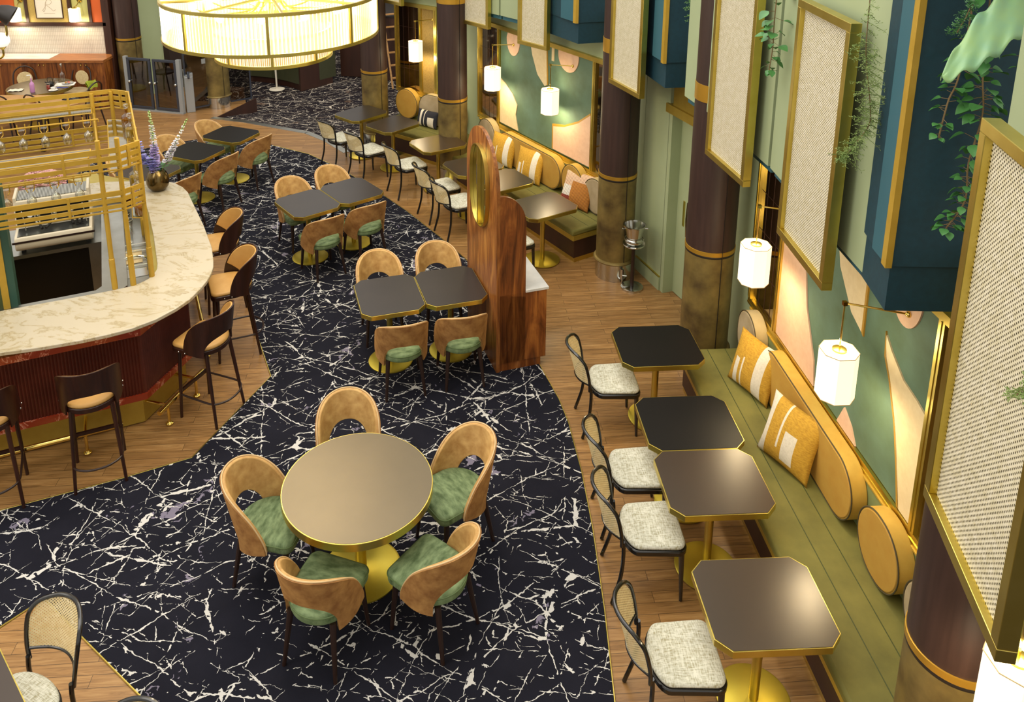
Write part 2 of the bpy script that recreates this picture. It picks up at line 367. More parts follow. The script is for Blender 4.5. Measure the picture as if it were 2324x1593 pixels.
def rrect(w, h, r, n=6, cx=0, cy=0):
    p = []
    for sx, sy, a0 in ((1, 1, 0), (-1, 1, 90), (-1, -1, 180), (1, -1, 270)):
        for k in range(n + 1): a = R(a0 + 90 * k / n); p.append((cx + sx * (w / 2 - r) + r * math.cos(a), cy + sy * (h / 2 - r) + r * math.sin(a)))
    return p
def cushion(outline, z0, z1, puff=.012, rings=4):
    """upholstered slab: rounded edges from an outline"""
    mb = MB(); cx = sum(p[0] for p in outline) / len(outline); cy = sum(p[1] for p in outline) / len(outline); h = z1 - z0; r = min(h / 2, .03)
    prof = [(-r, 0)] + [(-r + r * math.sin(a), r - r * math.cos(a)) for a in (R(30), R(60), R(90))] + [(-r + r * math.cos(a), h - r + r * math.sin(a)) for a in (R(0), R(30), R(60), R(90))]
    n = len(outline); vs = []; f = []
    def off(d):
        q = []
        for x, y in outline:
            L = math.hypot(x - cx, y - cy) or 1; q.append((x + (x - cx) / L * d, y + (y - cy) / L * d))
        return q
    for d, z in prof: vs += [(x, y, z0 + z) for x, y in off(d)]
    for k in range(len(prof) - 1):
        for i in range(n): j = (i + 1) % n; f.append((k * n + i, k * n + j, (k + 1) * n + j, (k + 1) * n + i))
    base = len(prof) - 1; last = off(-r); K = 4
    for q in range(1, K):
        t = 1 - q / K; vs += [(cx + (x - cx) * t, cy + (y - cy) * t, z1 + puff * (1 - t * t)) for x, y in last]
        for i in range(n): j = (i + 1) % n; a = (base + q - 1) * n; b = (base + q) * n; f.append((a + i, a + j, b + j, b + i))
    vs.append((cx, cy, z1 + puff)); a = (base + K - 1) * n
    for i in range(n): f.append((a + i, a + (i + 1) % n, len(vs) - 1))
    f.append(tuple(range(n - 1, -1, -1)))
    return mb.add(vs, f)

# ------------------------------------------------------------ walls as local frames
class Wall:
    def __init__(s, p, ang): a = R(ang); s.p = p; s.d = (-math.sin(a), math.cos(a)); s.n = (math.cos(a), math.sin(a)); s.ang = ang
    def w(s, t, off, z=0): return (s.p[0] + s.d[0] * t - s.n[0] * off, s.p[1] + s.d[1] * t - s.n[1] * off, z)
    # local frame for objects: local x = along wall (t), local y = INTO the wall, z up. rotation about z:
    def rz(s): return s.ang + 90
# with rotation ang+90: local x -> (-sin, cos) = d ; local y -> (-cos,-sin) = -n (towards the room)
W1 = Wall((2.613, 5.758), 3.2); W2 = Wall((.448, 11.83), 31.6); W3 = Wall((-1.152, 13.869), 51.8); W12 = Wall((1.88, 9.33), 19)
def wthing(W, name, label, cat, t=0, z=0, off=0, group=None): return thing(name, label, cat, W.w(t, off, z), W.rz(), group)

# ------------------------------------------------------------ floor
fl = MB(); fl.prism([(-12, 1.5), (5, 1.5), (5, 9.3), (3.4, 13.5), (1.5, 16.2), (-1.6, 13.05), (-2.32, 13.38), (-2.765, 13.966), (-3.2, 14.384), (-4.49, 15.004), (-5.154, 15.213), (-4.827, 16.165), (-5.2, 17.3), (-12, 17.3)], -.12, 0)
struct(fl.build('floor', 'oak_planks', smooth=0))
fl = MB(); P_ = [(-5.154, 15.213, -.005), (-4.49, 15.004, -.005), (-3.2, 14.384, -.005), (-2.765, 13.966, -.005), (-2.32, 13.38, -.005), (-1.6, 13.05, -.005), (2.2, 16.2, -.3), (2.2, 26, -.3), (-8, 26, -.3), (-8, 17.0, -.3), (-4.9, 16.5, -.3)]
fl.add(P_, [tuple(range(len(P_)))]); struct(fl.build('floor_lower', 'carpet_brown', smooth=0))
struct(MB().box(-30, 30, -20, 40, -1.2, -1.0).build('floor_base', 'dark_wall', smooth=0))
# main carpet
cp = [(-6.6, 11.0), (-6.4, 13.1), (-5.957, 13.45), (-5.0, 14.05), (-4.3, 14.2), (-3.66, 13.68), (-2.974, 13.275), (-2.3, 12.6), (-1.671, 11.793), (-1.1, 11.0), (-.587, 10.187), (-.234, 9.58), (.2, 8.5), (.45, 7.75), (.564, 7.342), (.7, 6.85), (.758, 6.52), (.81, 5.9), (.827, 5.313), (.82, 4.6), (.795, 3.977), (.75, 3.2), (.7, 2.4),
      (-1.05, 2.4), (-2.077, 3.977), (-3.063, 4.695), (-3.6, 4.05), (-5.6, 4.05), (-5.6, 4.7), (-3.813, 5.487), (-2.98, 5.841), (-2.503, 6.072), (-2.105, 7.199), (-2.712, 8.54), (-2.95, 9.1), (-3.3, 9.85), (-4.4, 10.3), (-5.5, 10.4)]
ca = tag(MB().prism(cp[::-1], .0, .008).build('carpet', 'carpet_black', smooth=0), 'black carpet with white marble veining running between bar and tables', 'carpet')
def edging(pts, name='trim_1', mat='brass'):
    struct(MB().tube([(x, y, .006) for x, y in pts], .006, 6).build(name, mat))
edging(cp[5:23]); edging([(-1.05, 2.4)] + cp[24:26] + [(-3.6, 4.05)], 'trim_2'); edging(cp[28:35], 'trim_3')
# grey metal threshold between wood and lower floor
ts = [(-5.2, 15.24), (-4.49, 15.004), (-3.2, 14.384), (-2.765, 13.966), (-2.32, 13.38)]
mb = MB()
for i in range(len(ts) - 1):
    a, b = Vector(ts[i] + (0,)), Vector(ts[i + 1] + (0,)); d = (b - a).normalized(); nn = Vector((d.y, -d.x, 0)) * .09
    mb.add([tuple(a - nn * .3), tuple(b - nn * .3), tuple(b + nn), tuple(a + nn), tuple(a - nn * .3 + Vector((0, 0, .006))), tuple(b - nn * .3 + Vector((0, 0, .006))), tuple(b + nn + Vector((0, 0, .006))), tuple(a + nn + Vector((0, 0, .006)))], [(0, 1, 2, 3), (4, 7, 6, 5), (0, 4, 5, 1), (1, 5, 6, 2), (2, 6, 7, 3), (3, 7, 4, 0)])
struct(mb.build('trim_4', 'brushed_steel', smooth=0))
struct(MB().box(0, .02, 0, 1.35, -.42, -.005).build('trim_5', 'dark_brown', smooth=0))
bpy.data.objects['trim_5'].location = (-5.154, 15.23, 0); bpy.data.objects['trim_5'].rotation_euler = (0, 0, R(-18.5))

# ------------------------------------------------------------ right-hand walls
def wallbox(W, t0, t1, z0, z1, name, mat, off0=0, off1=-.15):
    a, b, c, d = W.w(t0, off0), W.w(t1, off0), W.w(t1, off1), W.w(t0, off1)
    return struct(MB().prism([a[:2], b[:2], c[:2], d[:2]], z0, z1).build(name, mat, smooth=0))
wallbox(W1, -4.5, 1.32, 0, 2.72, 'wall_right', 'wall_green')
# niche wall between the two columns
a = W1.w(1.32, -.0); 
struct(MB().prism([W1.w(1.2, 0)[:2], (2.50, 8.15), (2.62, 8.15), (2.75, 7.0)], 0, 2.72).build('wall_niche', 'wall_green', smooth=0))
wallbox(W12, -.0, .58, 0, 2.72, 'wall_door_left', 'wall_green', 0, -.14); 
a = W12.w(-.0, 0); b = W2.w(-2.15, 0)
struct(MB().prism([W12.w(.55, 0)[:2], W2.w(-2.1, 0)[:2], W2.w(-2.1, -.12)[:2], W12.w(.55, -.12)[:2]], 0, 2.72).build('wall_corner', 'wall_green', smooth=0))
wallbox(W2, -2.15, 1.12, 0, 2.72, 'wall_back_right', 'wall_green')
wallbox(W3, -1.0, .47, 0, 2.72, 'wall_back', 'wall_green')
struct(MB().prism([W2.w(1.1, 0)[:2], W3.w(-.95, 0)[:2], W3.w(-.95, -.12)[:2], W2.w(1.1, -.12)[:2]], 0, 2.72).build('wall_between', 'wall_green', smooth=0))
# door in W12, recessed
DW = Wall((2.072, 8.781), 19)
d_ = thing('door_1', 'x', 'x', DW.w(0, 0), DW.rz())
for kx in ('label', 'category'): del d_[kx]
struct(d_)
MB().box(-.92, 0, -.17, -.13, 0, 2.2).build('door_leaf', 'wall_green', d_, 0)
MB().box(0, .07, -.17, .0, 0, 2.28).build('door_jamb', 'wall_green', d_, 0)
MB().box(-.95, .1, -.17, .03, 2.2, 2.30).build('door_lintel', 'dull_gold', d_, 0)
MB().box(-.95, -.02, -.15, -.125, .0, .012).build('threshold', 'steel', d_, 0)
MB().tube([(-.30, -.13, .82), (-.30, -.07, .85), (-.30, -.06, 1.05), (-.30, -.07, 1.25), (-.30, -.13, 1.28)], .012, 8).build('door_handle', 'steel', d_)
MB().box(-.16, -.13, -.135, -.12, .9, 1.2).build('switch_plate', 'brass', d_, 0)
wallbox(DW, .06, .62, 0, 2.72, 'wall_panelled', 'wall_green', 0, -.14)
struct(MB().box(.07, .62, .0, .018, 0, .17).build('baseboard_right', 'wall_green', smooth=0)); o = bpy.data.objects['baseboard_right']; o.location = DW.w(0, 0); o.rotation_euler = (0, 0, R(DW.rz()))
o = struct(MB().box(.07, .62, .0, .022, .17, .18).build('trim_6', 'brass', smooth=0)); o.location = DW.w(0, 0); o.rotation_euler = (0, 0, R(DW.rz()))
wallbox(DW, -1.0, .0, 2.3, 2.72, 'wall_over_door', 'dull_gold', 0, -.17)
# soffit under the mezzanine
sf = [(2.9, 1.5), (2.24, 1.5), (2.30, 3.0), (2.62, 4.2), (2.30, 4.4), (2.26, 5.6), (2.20, 7.2), (2.10, 7.9), (2.15, 8.3), (1.85, 8.8), (1.66, 9.3), (1.50, 10.25), (1.18, 10.60), (.75, 11.2), (.1, 12.1), (-.35, 12.75), (-1.2, 13.75), (-2.3, 14.6), (-1.5, 16.0), (1.2, 13.6), (2.6, 10.2), (3.2, 8.0), (3.3, 1.5)]
struct(MB().prism(sf, 2.70, 3.1).build('ceiling', 'dull_gold', smooth=0))

def frame_rect(mb, x0, x1, z0, z1, w, y0, y1):
    mb.box(x0, x1, y0, y1, z0, z0 + w); mb.box(x0, x1, y0, y1, z1 - w, z1); mb.box(x0, x0 + w, y0, y1, z0 + w, z1 - w); mb.box(x1 - w, x1, y0, y1, z0 + w, z1 - w)
def mural(W, label, t0, t1, shapes, rev=1):
    m = wthing(W, 'wall_mural', label, 'mural', 0, 0, .0)
    MB().box(t0, t1, .0, .02, .95, 2.44).build('mural_panel', 'mural_green', m, 0)
    for i, (nm, mt, pts, lab) in enumerate(shapes):
        o = MB().prism_xz(pts, .02, .032).build(nm, mt, m, 0, label=lab)
    return m
def arc(cx, cz, rx, rz_, a0, a1, n=18): return [(cx + rx * math.cos(R(a0 + (a1 - a0) * i / n)), cz + rz_ * math.sin(R(a0 + (a1 - a0) * i / n))) for i in range(n + 1)]
# mural on W1 : t = Y-5.758 roughly. muralR t=-1.40, muralL t=.73
mural(W1, 'abstract green mural with pink and cream shapes above the near bench', -1.40, .73, [
    ('pink_shape', 'pink_felt', [(.73, .95), (.73, 2.44), (.30, 2.44), (.33, 1.9), (.22, 1.5), (.02, 1.15), (-.02, .95)], 'blush pink field at the mural edge'),
    ('cream_shape', 'cream_felt', [(-.10, 2.44), (-.22, 2.1), (-.44, 1.86), (-.60, 1.80), (-.585, 2.44)], 'hanging cream wedge'),
    ('cord_line', 'cord_gold', [(-.585, 2.44), (-.60, 1.80), (-.625, 1.78), (-.61, 2.44)], 'gold edge of the wedge'),
    ('pink_circle', 'pink_felt', arc(-1.06, 2.38, .17, .24, 180, 360) + [(-.89, 2.44), (-1.23, 2.44)], 'blush pink half disc'),
    ('pink_foot', 'pink_felt', [(-.42, .95), (-.50, 1.12), (-.62, 1.05), (-.70, .95)], 'small pink shape at the rail'),
    ('cream_leaf', 'cream_felt', [(-.90, 1.97), (-.98, 1.9), (-1.14, 1.80), (-1.30, 1.77), (-1.40, 1.74), (-1.40, .95), (-1.27, .95), (-1.20, 1.2), (-1.12, 1.45), (-1.0, 1.7), (-.92, 1.82)], 'tall cream leaf shape'),
    ('leaf_outline', 'cord_gold', [(-.885, 1.99), (-.905, 1.82), (-.985, 1.7), (-1.105, 1.45), (-1.185, 1.2), (-1.25, .95), (-1.28, .95), (-1.21, 1.2), (-1.13, 1.45), (-1.01, 1.7), (-.935, 1.82)], 'gold outline of the leaf')])
mural(W2, 'abstract green mural with cream and pink shapes above the middle bench', -1.80, .361, [
    ('cream_shape', 'cream_felt', [(.361, .97), (.361, 1.67), (.22, 1.62), (.02, 1.50), (-.10, 1.36), (-.06, 1.2), (-.13, .97)], 'rounded cream form at the left'),
    ('pink_circle', 'pink_felt', arc(.02, 2.33, .17, .25, 180, 360) + [(.15, 2.44), (-.11, 2.44)], 'blush pink disc at the top'),
    ('cream_leaf', 'cream_felt', [(-.40, 2.44), (-.47, 2.2), (-.60, 1.95), (-.78, 1.82), (-.83, 1.85), (-.80, 2.44)], 'hanging cream wedge'),
    ('cord_line', 'cord_gold', [(-.80, 2.44), (-.83, 1.85), (-.85, 1.85), (-.82, 2.44)], 'gold edge of the wedge'),
    ('ribbon', 'cream_felt', [(-.93, 2.44), (-.93, 2.22), (-.98, 2.22), (-.98, 2.44)], None),
    ('pink_disc', 'pink_felt', arc(-1.30, 2.36, .22, .22, 180, 360) + [(-1.08, 2.44), (-1.52, 2.44)], 'blush pink half disc'),
    ('pink_foot', 'pink_felt', [(-1.0, .97), (-1.0, 1.30), (-1.25, 1.36), (-1.55, 1.50), (-1.80, 1.68), (-1.80, .97)], 'large blush pink corner shape'),
    ('shape_outline', 'cord_gold', [(-.975, .97), (-.975, 1.33), (-1.25, 1.39), (-1.55, 1.53), (-1.80, 1.71), (-1.80, 1.68), (-1.55, 1.50), (-1.25, 1.36), (-1.0, 1.30), (-1.0, .97)], 'gold outline of the corner shape')])
for s_ in bpy.data.objects:
    if s_.name.startswith('ribbon') and 'label' in s_: del s_['label']
def wall_frame(W, name, spans, t0, t1, z0=.90, z1=2.47):
    m = MB(); m.box(t0, t1, .0, .045, z0, z0 + .045); m.box(t0, t1, .0, .05, z1 - .06, z1); m.box(t0, t1, .0, .05, z0 - .02, z0)
    for t in spans: m.box(t - .03, t + .03, .0, .05, z0 + .045, z1 - .06); m.box(t - .004, t + .004, .05, .055, z0 + .045, z1 - .06)
    o = struct(m.build(name, 'brass', smooth=0)); o.location = W.w(0, 0); o.rotation_euler = (0, 0, R(W.rz())); return o
wall_frame(W1, 'trim_7', (-1.45, .76, 1.33), -3.2, 1.36); wall_frame(W2, 'trim_8', (-1.86, .40, .97, -2.12), -2.15, 1.0); wall_frame(W3, 'trim_9', (-.45, -.11, .45), -.48, .48)
def mirror_panel(W, t0, t1, label, nx, nz):
    m = wthing(W, 'wall_mirror', label, 'mirror', 0, 0, 0)
    MB().box(t0, t1, 0.0, .02, .945, 2.41).build('mirror_pane', 'dark_mirror', m, 0)
    g = MB()
    for i in range(1, nx): x = t0 + (t1 - t0) * i / nx; g.box(x - .002, x + .002, .02, .0225, .945, 2.41)
    for j in range(1, nz): z = .945 + 1.465 * j / nz; g.box(t0, t1, .02, .0225, z - .002, z + .002)
    g.build('bevel_grid', 'dark_brown', m, 0)
mirror_panel(W1, .79, 1.30, 'bronze mirror panel beside the near mural, behind the lamp', 4, 4)
mirror_panel(W1, -2.3, -1.48, 'bronze mirror panel right of the near mural behind the column', 4, 4)
mirror_panel(W2, .43, .94, 'bronze mirror panel left of the middle mural', 4, 4)
mirror_panel(W2, -2.09, -1.89, 'narrow bronze mirror strip right of the middle mural', 1, 4)
mirror_panel(W3, -.08, .42, 'bronze mirror panel above the farthest bench', 4, 4)
o = MB().box(-.42, -.14, 0, .02, .945, 2.41).build('textile_panel', 'panel_textile', smooth=0); o.location = W3.w(0, 0); o.rotation_euler = (0, 0, R(W3.rz())); tag(o, 'gold textured textile wall panel above the farthest bench', 'wall panel')

# ------------------------------------------------------------ columns
def column(x, y, label, h=4.6, base=True, gap=35, r=.223):
    c = thing('round_column', label, 'column', (x, y, 0), gap)
    if base:
        MB().lathe([(r * 1.02, 0), (r * 1.02, .22)], 48).build('steel_base', 'steel', c)
        MB().lathe([(r, .215), (r + .022, .22), (r + .03, .235), (r + .022, .25), (r, .255)], 48).build('base_ring', 'column_bronze', c)
    MB().lathe([(r, .0 if not base else .25), (r, 1.28)], 48).build('bronze_cladding', 'column_bronze', c)
    MB().lathe([(r + .001, 1.275), (r + .003, 1.28), (r + .003, 1.30), (r, 1.305)], 48).build('dark_ring', 'black_trim', c)  # thin black ring just below the gold band
    MB().lathe([(r, 1.298), (r + .006, 1.30), (r + .006, 1.34), (r, 1.342)], 48).build('lower_band', 'column_gold', c)
    MB().lathe([(r, 1.34), (r, h)], 48).build('veneer_shaft', 'column_brown', c)
    MB().lathe([(r, 2.80), (r + .006, 2.802), (r + .006, 2.96), (r, 2.962)], 48).build('upper_band', 'column_gold', c)
    a0 = math.atan2(-y, -x) - R(gap) + R(30)
    MB().box(r - .004, r + .008, -.0025, .0025, .25, h).build('seam', 'black_trim', c, 0).rotation_euler = (0, 0, a0)
    return c
C1, C2, C3, C4, C5 = (2.30, 3.24), (2.185, 7.415), (1.572, 9.245), (-.491, 12.242), (-1.896, 13.853)
column(*C1, 'round brown and bronze column at the right foreground, behind the cane panel', 2.69)
column(*C2, 'round brown and bronze column at the far end of the near bench', r=.233)
column(*C3, 'round brown and bronze column beside the wine cooler stand')
column(*C4, 'round brown and bronze column between the middle and farthest benches')
column(*C5, 'round brown and bronze column behind the farthest small table')
column(-5.31, 15.98, 'round bronze column with steel foot under the chandelier', r=.236)
column(-7.12, 16.31, 'round column at left beside the lift gates', r=.236)
# clip box on column base
o = thing('steel_valve', 'small chrome valve fitting on the column foot beside the wine cooler', 'valve', (C3[0] + .06, C3[1] - .245, 0), 0)
MB().tube([(0, 0, .06), (0, 0, .19)], .022, 10).build('valve_body', 'steel', o); MB().tube([(0, 0, .0), (0, 0, .07)], .010, 8).build('valve_stem', 'steel', o)
MB().tube([(-.0, -.02, .12), (.05, -.03, .12)], .008, 8).build('valve_handle', 'steel', o)

# ------------------------------------------------------------ mezzanine facade
CP = [((1.689, 2.152), (1.823, 2.878), 'huge cane-filled brass panel at the right edge'), ((2.033, 4.496), (2.027, 5.272), 'brass framed cane panel left of the wide teal bay'), ((2.025, 6.047), (1.916, 6.779), 'brass framed cane panel in front of the column at the near bench'),
      ((1.63, 8.352), (1.402, 8.999), 'brass framed cane panel above the wine cooler column'), ((.809, 10.45), (.451, 10.866), 'brass framed cane panel over the middle mural'), ((.061, 11.707), (-.369, 12.223), 'brass framed cane panel above the left mirror of the middle bench'), ((-1.348, 13.47), (-1.943, 14.107), 'farthest brass framed cane panel beside the chandelier')]
for (x0, y0), (x1, y1), lab in CP:
    wdt = math.hypot(x1 - x0, y1 - y0); rz = math.degrees(math.atan2(y1 - y0, x1 - x0)); p = thing('cane_screen', lab, 'panel', (x0, y0, 2.5), rz)
    f = MB(); frame_rect(f, 0, wdt, 0, 1.63, .052, -.04, .025); f.build('panel_frame', 'brass', p, 0, bevel=.003)
    MB().box(.05, wdt - .05, -.008, -.006, .05, 1.58).build('cane_webbing', 'cane_panel', p, 0)
    MB().box(.05, wdt - .05, -.038, -.03, .05, 1.58).build('backing_board', 'dark_brown', p, 0)
def slab(p0, p1, z0, z1, th, name, mat):
    d = Vector((p1[0] - p0[0], p1[1] - p0[1], 0)); L = d.length; rz = math.atan2(d.y, d.x)
    o = struct(MB().box(0, L, -th, 0, z0, z1).build(name, mat, smooth=0, bevel=.003)); o.location = (p0[0], p0[1], 0); o.rotation_euler = (0, 0, rz); return o
sg = [((2.10, 2.0), (2.17, 3.30)), ((2.148, 4.306), (2.147, 5.90)), ((2.140, 5.935), (2.03, 7.20)), ((2.022, 7.225), (1.93, 7.75)), ((1.775, 8.592), (1.50, 9.25)), ((1.058, 10.516), (.60, 11.15)), ((.58, 11.17), (.22, 11.62)), ((.20, 11.64), (-.35, 12.3)), ((-1.2, 13.55), (-1.9, 14.25))]
n_ = 10
for a, b in sg: slab(a, b, 2.72, 4.6, .03, 'trim_%d' % n_, 'sage'); n_ += 1
for a, b in sg: slab((a[0] + .035, a[1] + .01), (b[0] + .035, b[1] - .01), 2.66, 4.6, .05, 'trim_%d' % n_, 'teal_mid'); n_ += 1
# teal bays : corner, back, front-right
for i, (c_, b_, f_) in enumerate([((2.11, 3.95), (2.15, 4.33), (2.62, 3.93)), ((1.812, 8.08), (1.705, 8.645), (2.20, 8.13)), ((1.143, 9.99), (.828, 10.594), (1.53, 10.08)), ((-.42, 12.35), (-.62, 12.75), (-.2, 12.45))]):
    ins = .03
    lo = MB().prism([c_, f_, (f_[0] + .1, f_[1] + .5), b_], 2.70, 2.97); struct(lo.build('trim_%d' % n_, 'teal_dark', smooth=0)); n_ += 1
    u = Vector((c_[0] - f_[0], c_[1] - f_[1])).normalized() * .02
    cu = (c_[0] + u.x, c_[1] - .015)
    struct(MB().prism([cu, (f_[0], f_[1] - .015), (f_[0] + .1, f_[1] + .5), (b_[0] - .01, b_[1])], 2.965, 4.6).build('trim_%d' % n_, 'teal_dark', smooth=0)); n_ += 1
    d = Vector((b_[0] - c_[0], b_[1] - c_[1])); e = d.normalized()
    mid = ((cu[0] + b_[0]) / 2, (cu[1] + b_[1]) / 2)
    struct(MB().prism([(cu[0] - .010, cu[1]), (cu[0], cu[1]), (mid[0] - .01, mid[1]), (mid[0] - .025, mid[1])], 2.97, 4.6).build('trim_%d' % n_, 'teal_mid', smooth=0)); n_ += 1
    g0 = Vector((cu[0] - .02, cu[1] - .012)); 
    struct(MB().prism([(g0.x, g0.y), (g0.x + .034, g0.y), (g0.x + .034, g0.y + .01), (g0.x + e.x * .06 + .012, g0.y + e.y * .06), (g0.x + e.x * .06, g0.y + e.y * .06)], 2.96, 4.6).build('trim_%d' % n_, 'gold_paint', smooth=0)); n_ += 1

# ------------------------------------------------------------ benches
def bench(W, t0, t1, label, pads, seatd=.70, lay=None):
    b = wthing(W, 'banquette', label, 'bench')
    MB().box(t0 + .03, t1 - .0, .0, seatd - .06, .0, .06).build('plinth', 'brass', b, 0)
    MB().box(t0 + .03, t1 - .0, .0, seatd - .05, .06, .30).build('base_panel', 'dark_brown', b, 0)
    MB().box(t0 + .01, t1, .0, seatd - .02, .30, .375).build('seat_frame', 'dull_gold', b, 0, bevel=.01)
    s = MB(); s.box(t0, t1, .02, seatd, .375, .45); s.build('seat_cushion', 'olive_velvet', b, 40, bevel=.022, bseg=3)
    sm = MB()
    for yy in (.27, .44): sm.box(t0 + .02, t1 - .02, yy - .003, yy + .003, .4495, .4515)
    sm.build('seat_seam', 'oil_green', b, 0)
    MB().box(t0, t1, .0, .05, .45, .875).build('back_board', 'olive_wall', b, 0)
    MB().box(t0 - .0, t1, .0, .062, .862, .88).build('top_ledge', 'gold_paint', b, 0, bevel=.004)
    for kind, ta, tb, z0_, z1_, mf, ms_, lb in pads:
        w_ = tb - ta; h_ = z1_ - z0_; r = min(w_, h_) / 2 - .0005 if kind == 'r' else .24
        ol = [(x, z) for x, z in rrect(w_, h_, min(r, h_ / 2 - .001, w_ / 2 - .001), 12, (ta + tb) / 2, (z0_ + z1_) / 2)]
        pd = MB().prism_xz(ol, .05, .165).build('back_pad', ms_, b, 50, bevel=.008, label=lb)
        ins = [((ta + tb) / 2 + (x - (ta + tb) / 2) * (1 - .02 / w_), (z0_ + z1_) / 2 + (z - (z0_ + z1_) / 2) * (1 - .02 / h_)) for x, z in ol]
        MB().prism_xz(ins, .160, .172).build('pad_face', mf, pd, 50, bevel=.006)
        MB().tube([(x, .166, z) for x, z in ol], .005, 6, closed=True).build('pad_piping', 'dark_piping', pd)
    return b
G, M_ = 'grey_velvet', 'mustard_velvet'
bench(W1, -2.16, 1.27, 'olive velvet bench with mustard and grey back pads along the near mural', [('r', .80, 1.24, .46, .96, G, 'sand_side', 'round grey velvet pad'), ('p', -.98, .66, .46, .93, M_, 'mustard_side', 'long mustard velvet pad'), ('r', -1.58, -1.08, .46, .93, M_, 'mustard_side', 'round mustard velvet pad'), ('r', -2.13, -1.65, .46, .93, G, 'sand_side', 'round grey velvet pad behind the column')])
bench(W2, -2.35, .93, 'olive velvet bench with mustard back pads along the middle mural', [('r', .30, .78, .46, .98, G, 'sand_side', 'round grey velvet pad'), ('p', -1.36, .20, .46, .93, M_, 'mustard_side', 'long mustard velvet pad'), ('r', -1.84, -1.40, .46, .96, M_, 'mustard_side', 'round mustard velvet pad'), ('r', -2.33, -1.88, .46, .93, G, 'sand_side', 'round grey velvet pad beside the column')])
bench(W3, -1.45, .42, 'olive velvet bench below the textile panel, farthest of the three', [('r', -.12, .38, .46, .98, M_, 'mustard_side', 'round mustard velvet pad'), ('p', -1.2, -.17, .46, .98, G, 'sand_side', 'long grey velvet pad')])

# ------------------------------------------------------------ wall lamps
def lamp_obj(W, t, label, dt=.15, arm=.31):
    l = wthing(W, 'wall_lamp', label, 'lamp', t, 0)
    MB().tube([(0, .0, 2.25), (0, .018, 2.25)], .05, 20).build('wall_plate', 'polished_brass', l); MB().ball((0, .035, 2.25), .022).build('plate_knob', 'polished_brass', l)
    MB().tube([(0, .03, 2.25), (dt, arm, 2.25)], .007, 8).build('arm', 'polished_brass', l)
    MB().box(dt - .013, dt + .013, arm - .013, arm + .013, 2.235, 2.262).build('elbow', 'polished_brass', l, 0)
    MB().tube([(dt, arm, 2.25), (dt, arm, 1.88)], .006, 8).build('drop_rod', 'polished_brass', l)
    MB().lathe([(.045, 1.905), (.045, 1.922)], 24, dt, arm).build('cap_disc', 'brass', l)
    o8 = octo(.225, .225, .062); sh = MB(); n = 8
    vs = [(x + dt, y + arm, z) for z in (1.58, 1.91) for x, y in o8]; sh.add(vs, [(i, (i + 1) % n, n + (i + 1) % n, n + i) for i in range(n)] + [tuple(range(n, 2 * n))])
    sh.build('lamp_shade', 'shade_glow', l, 0)
    for z in (1.58, 1.91): MB().tube([(x + dt, y + arm, z) for x, y in o8], .003, 6, closed=True).build('shade_rim', 'piping', l)
    point('lamp_bulb', (dt, arm, 1.55), 9, (1, .82, .52), .05, l); point('lamp_glow', (dt, arm, 1.97), 3, (1, .84, .55), .05, l)
    return l
lamp_obj(W1, .37, 'glowing octagonal wall lamp hanging before the bronze mirror, near bench', .14, .367); lamp_obj(W1, -1.11, 'glowing octagonal wall lamp in front of the middle of the near mural', .15, .371)
lamp_obj(W1, -3.22, 'glowing octagonal wall lamp cut off at the bottom right corner', .15, .64)
lamp_obj(W2, -1.406, 'glowing octagonal wall lamp in front of the middle mural', .21, .24); lamp_obj(W2, .0, 'glowing octagonal wall lamp overlapping the left mirror of the middle bench', .15, .30)
lamp_obj(W3, -.395, 'glowing octagonal wall lamp at the farthest bench', .145, .308)

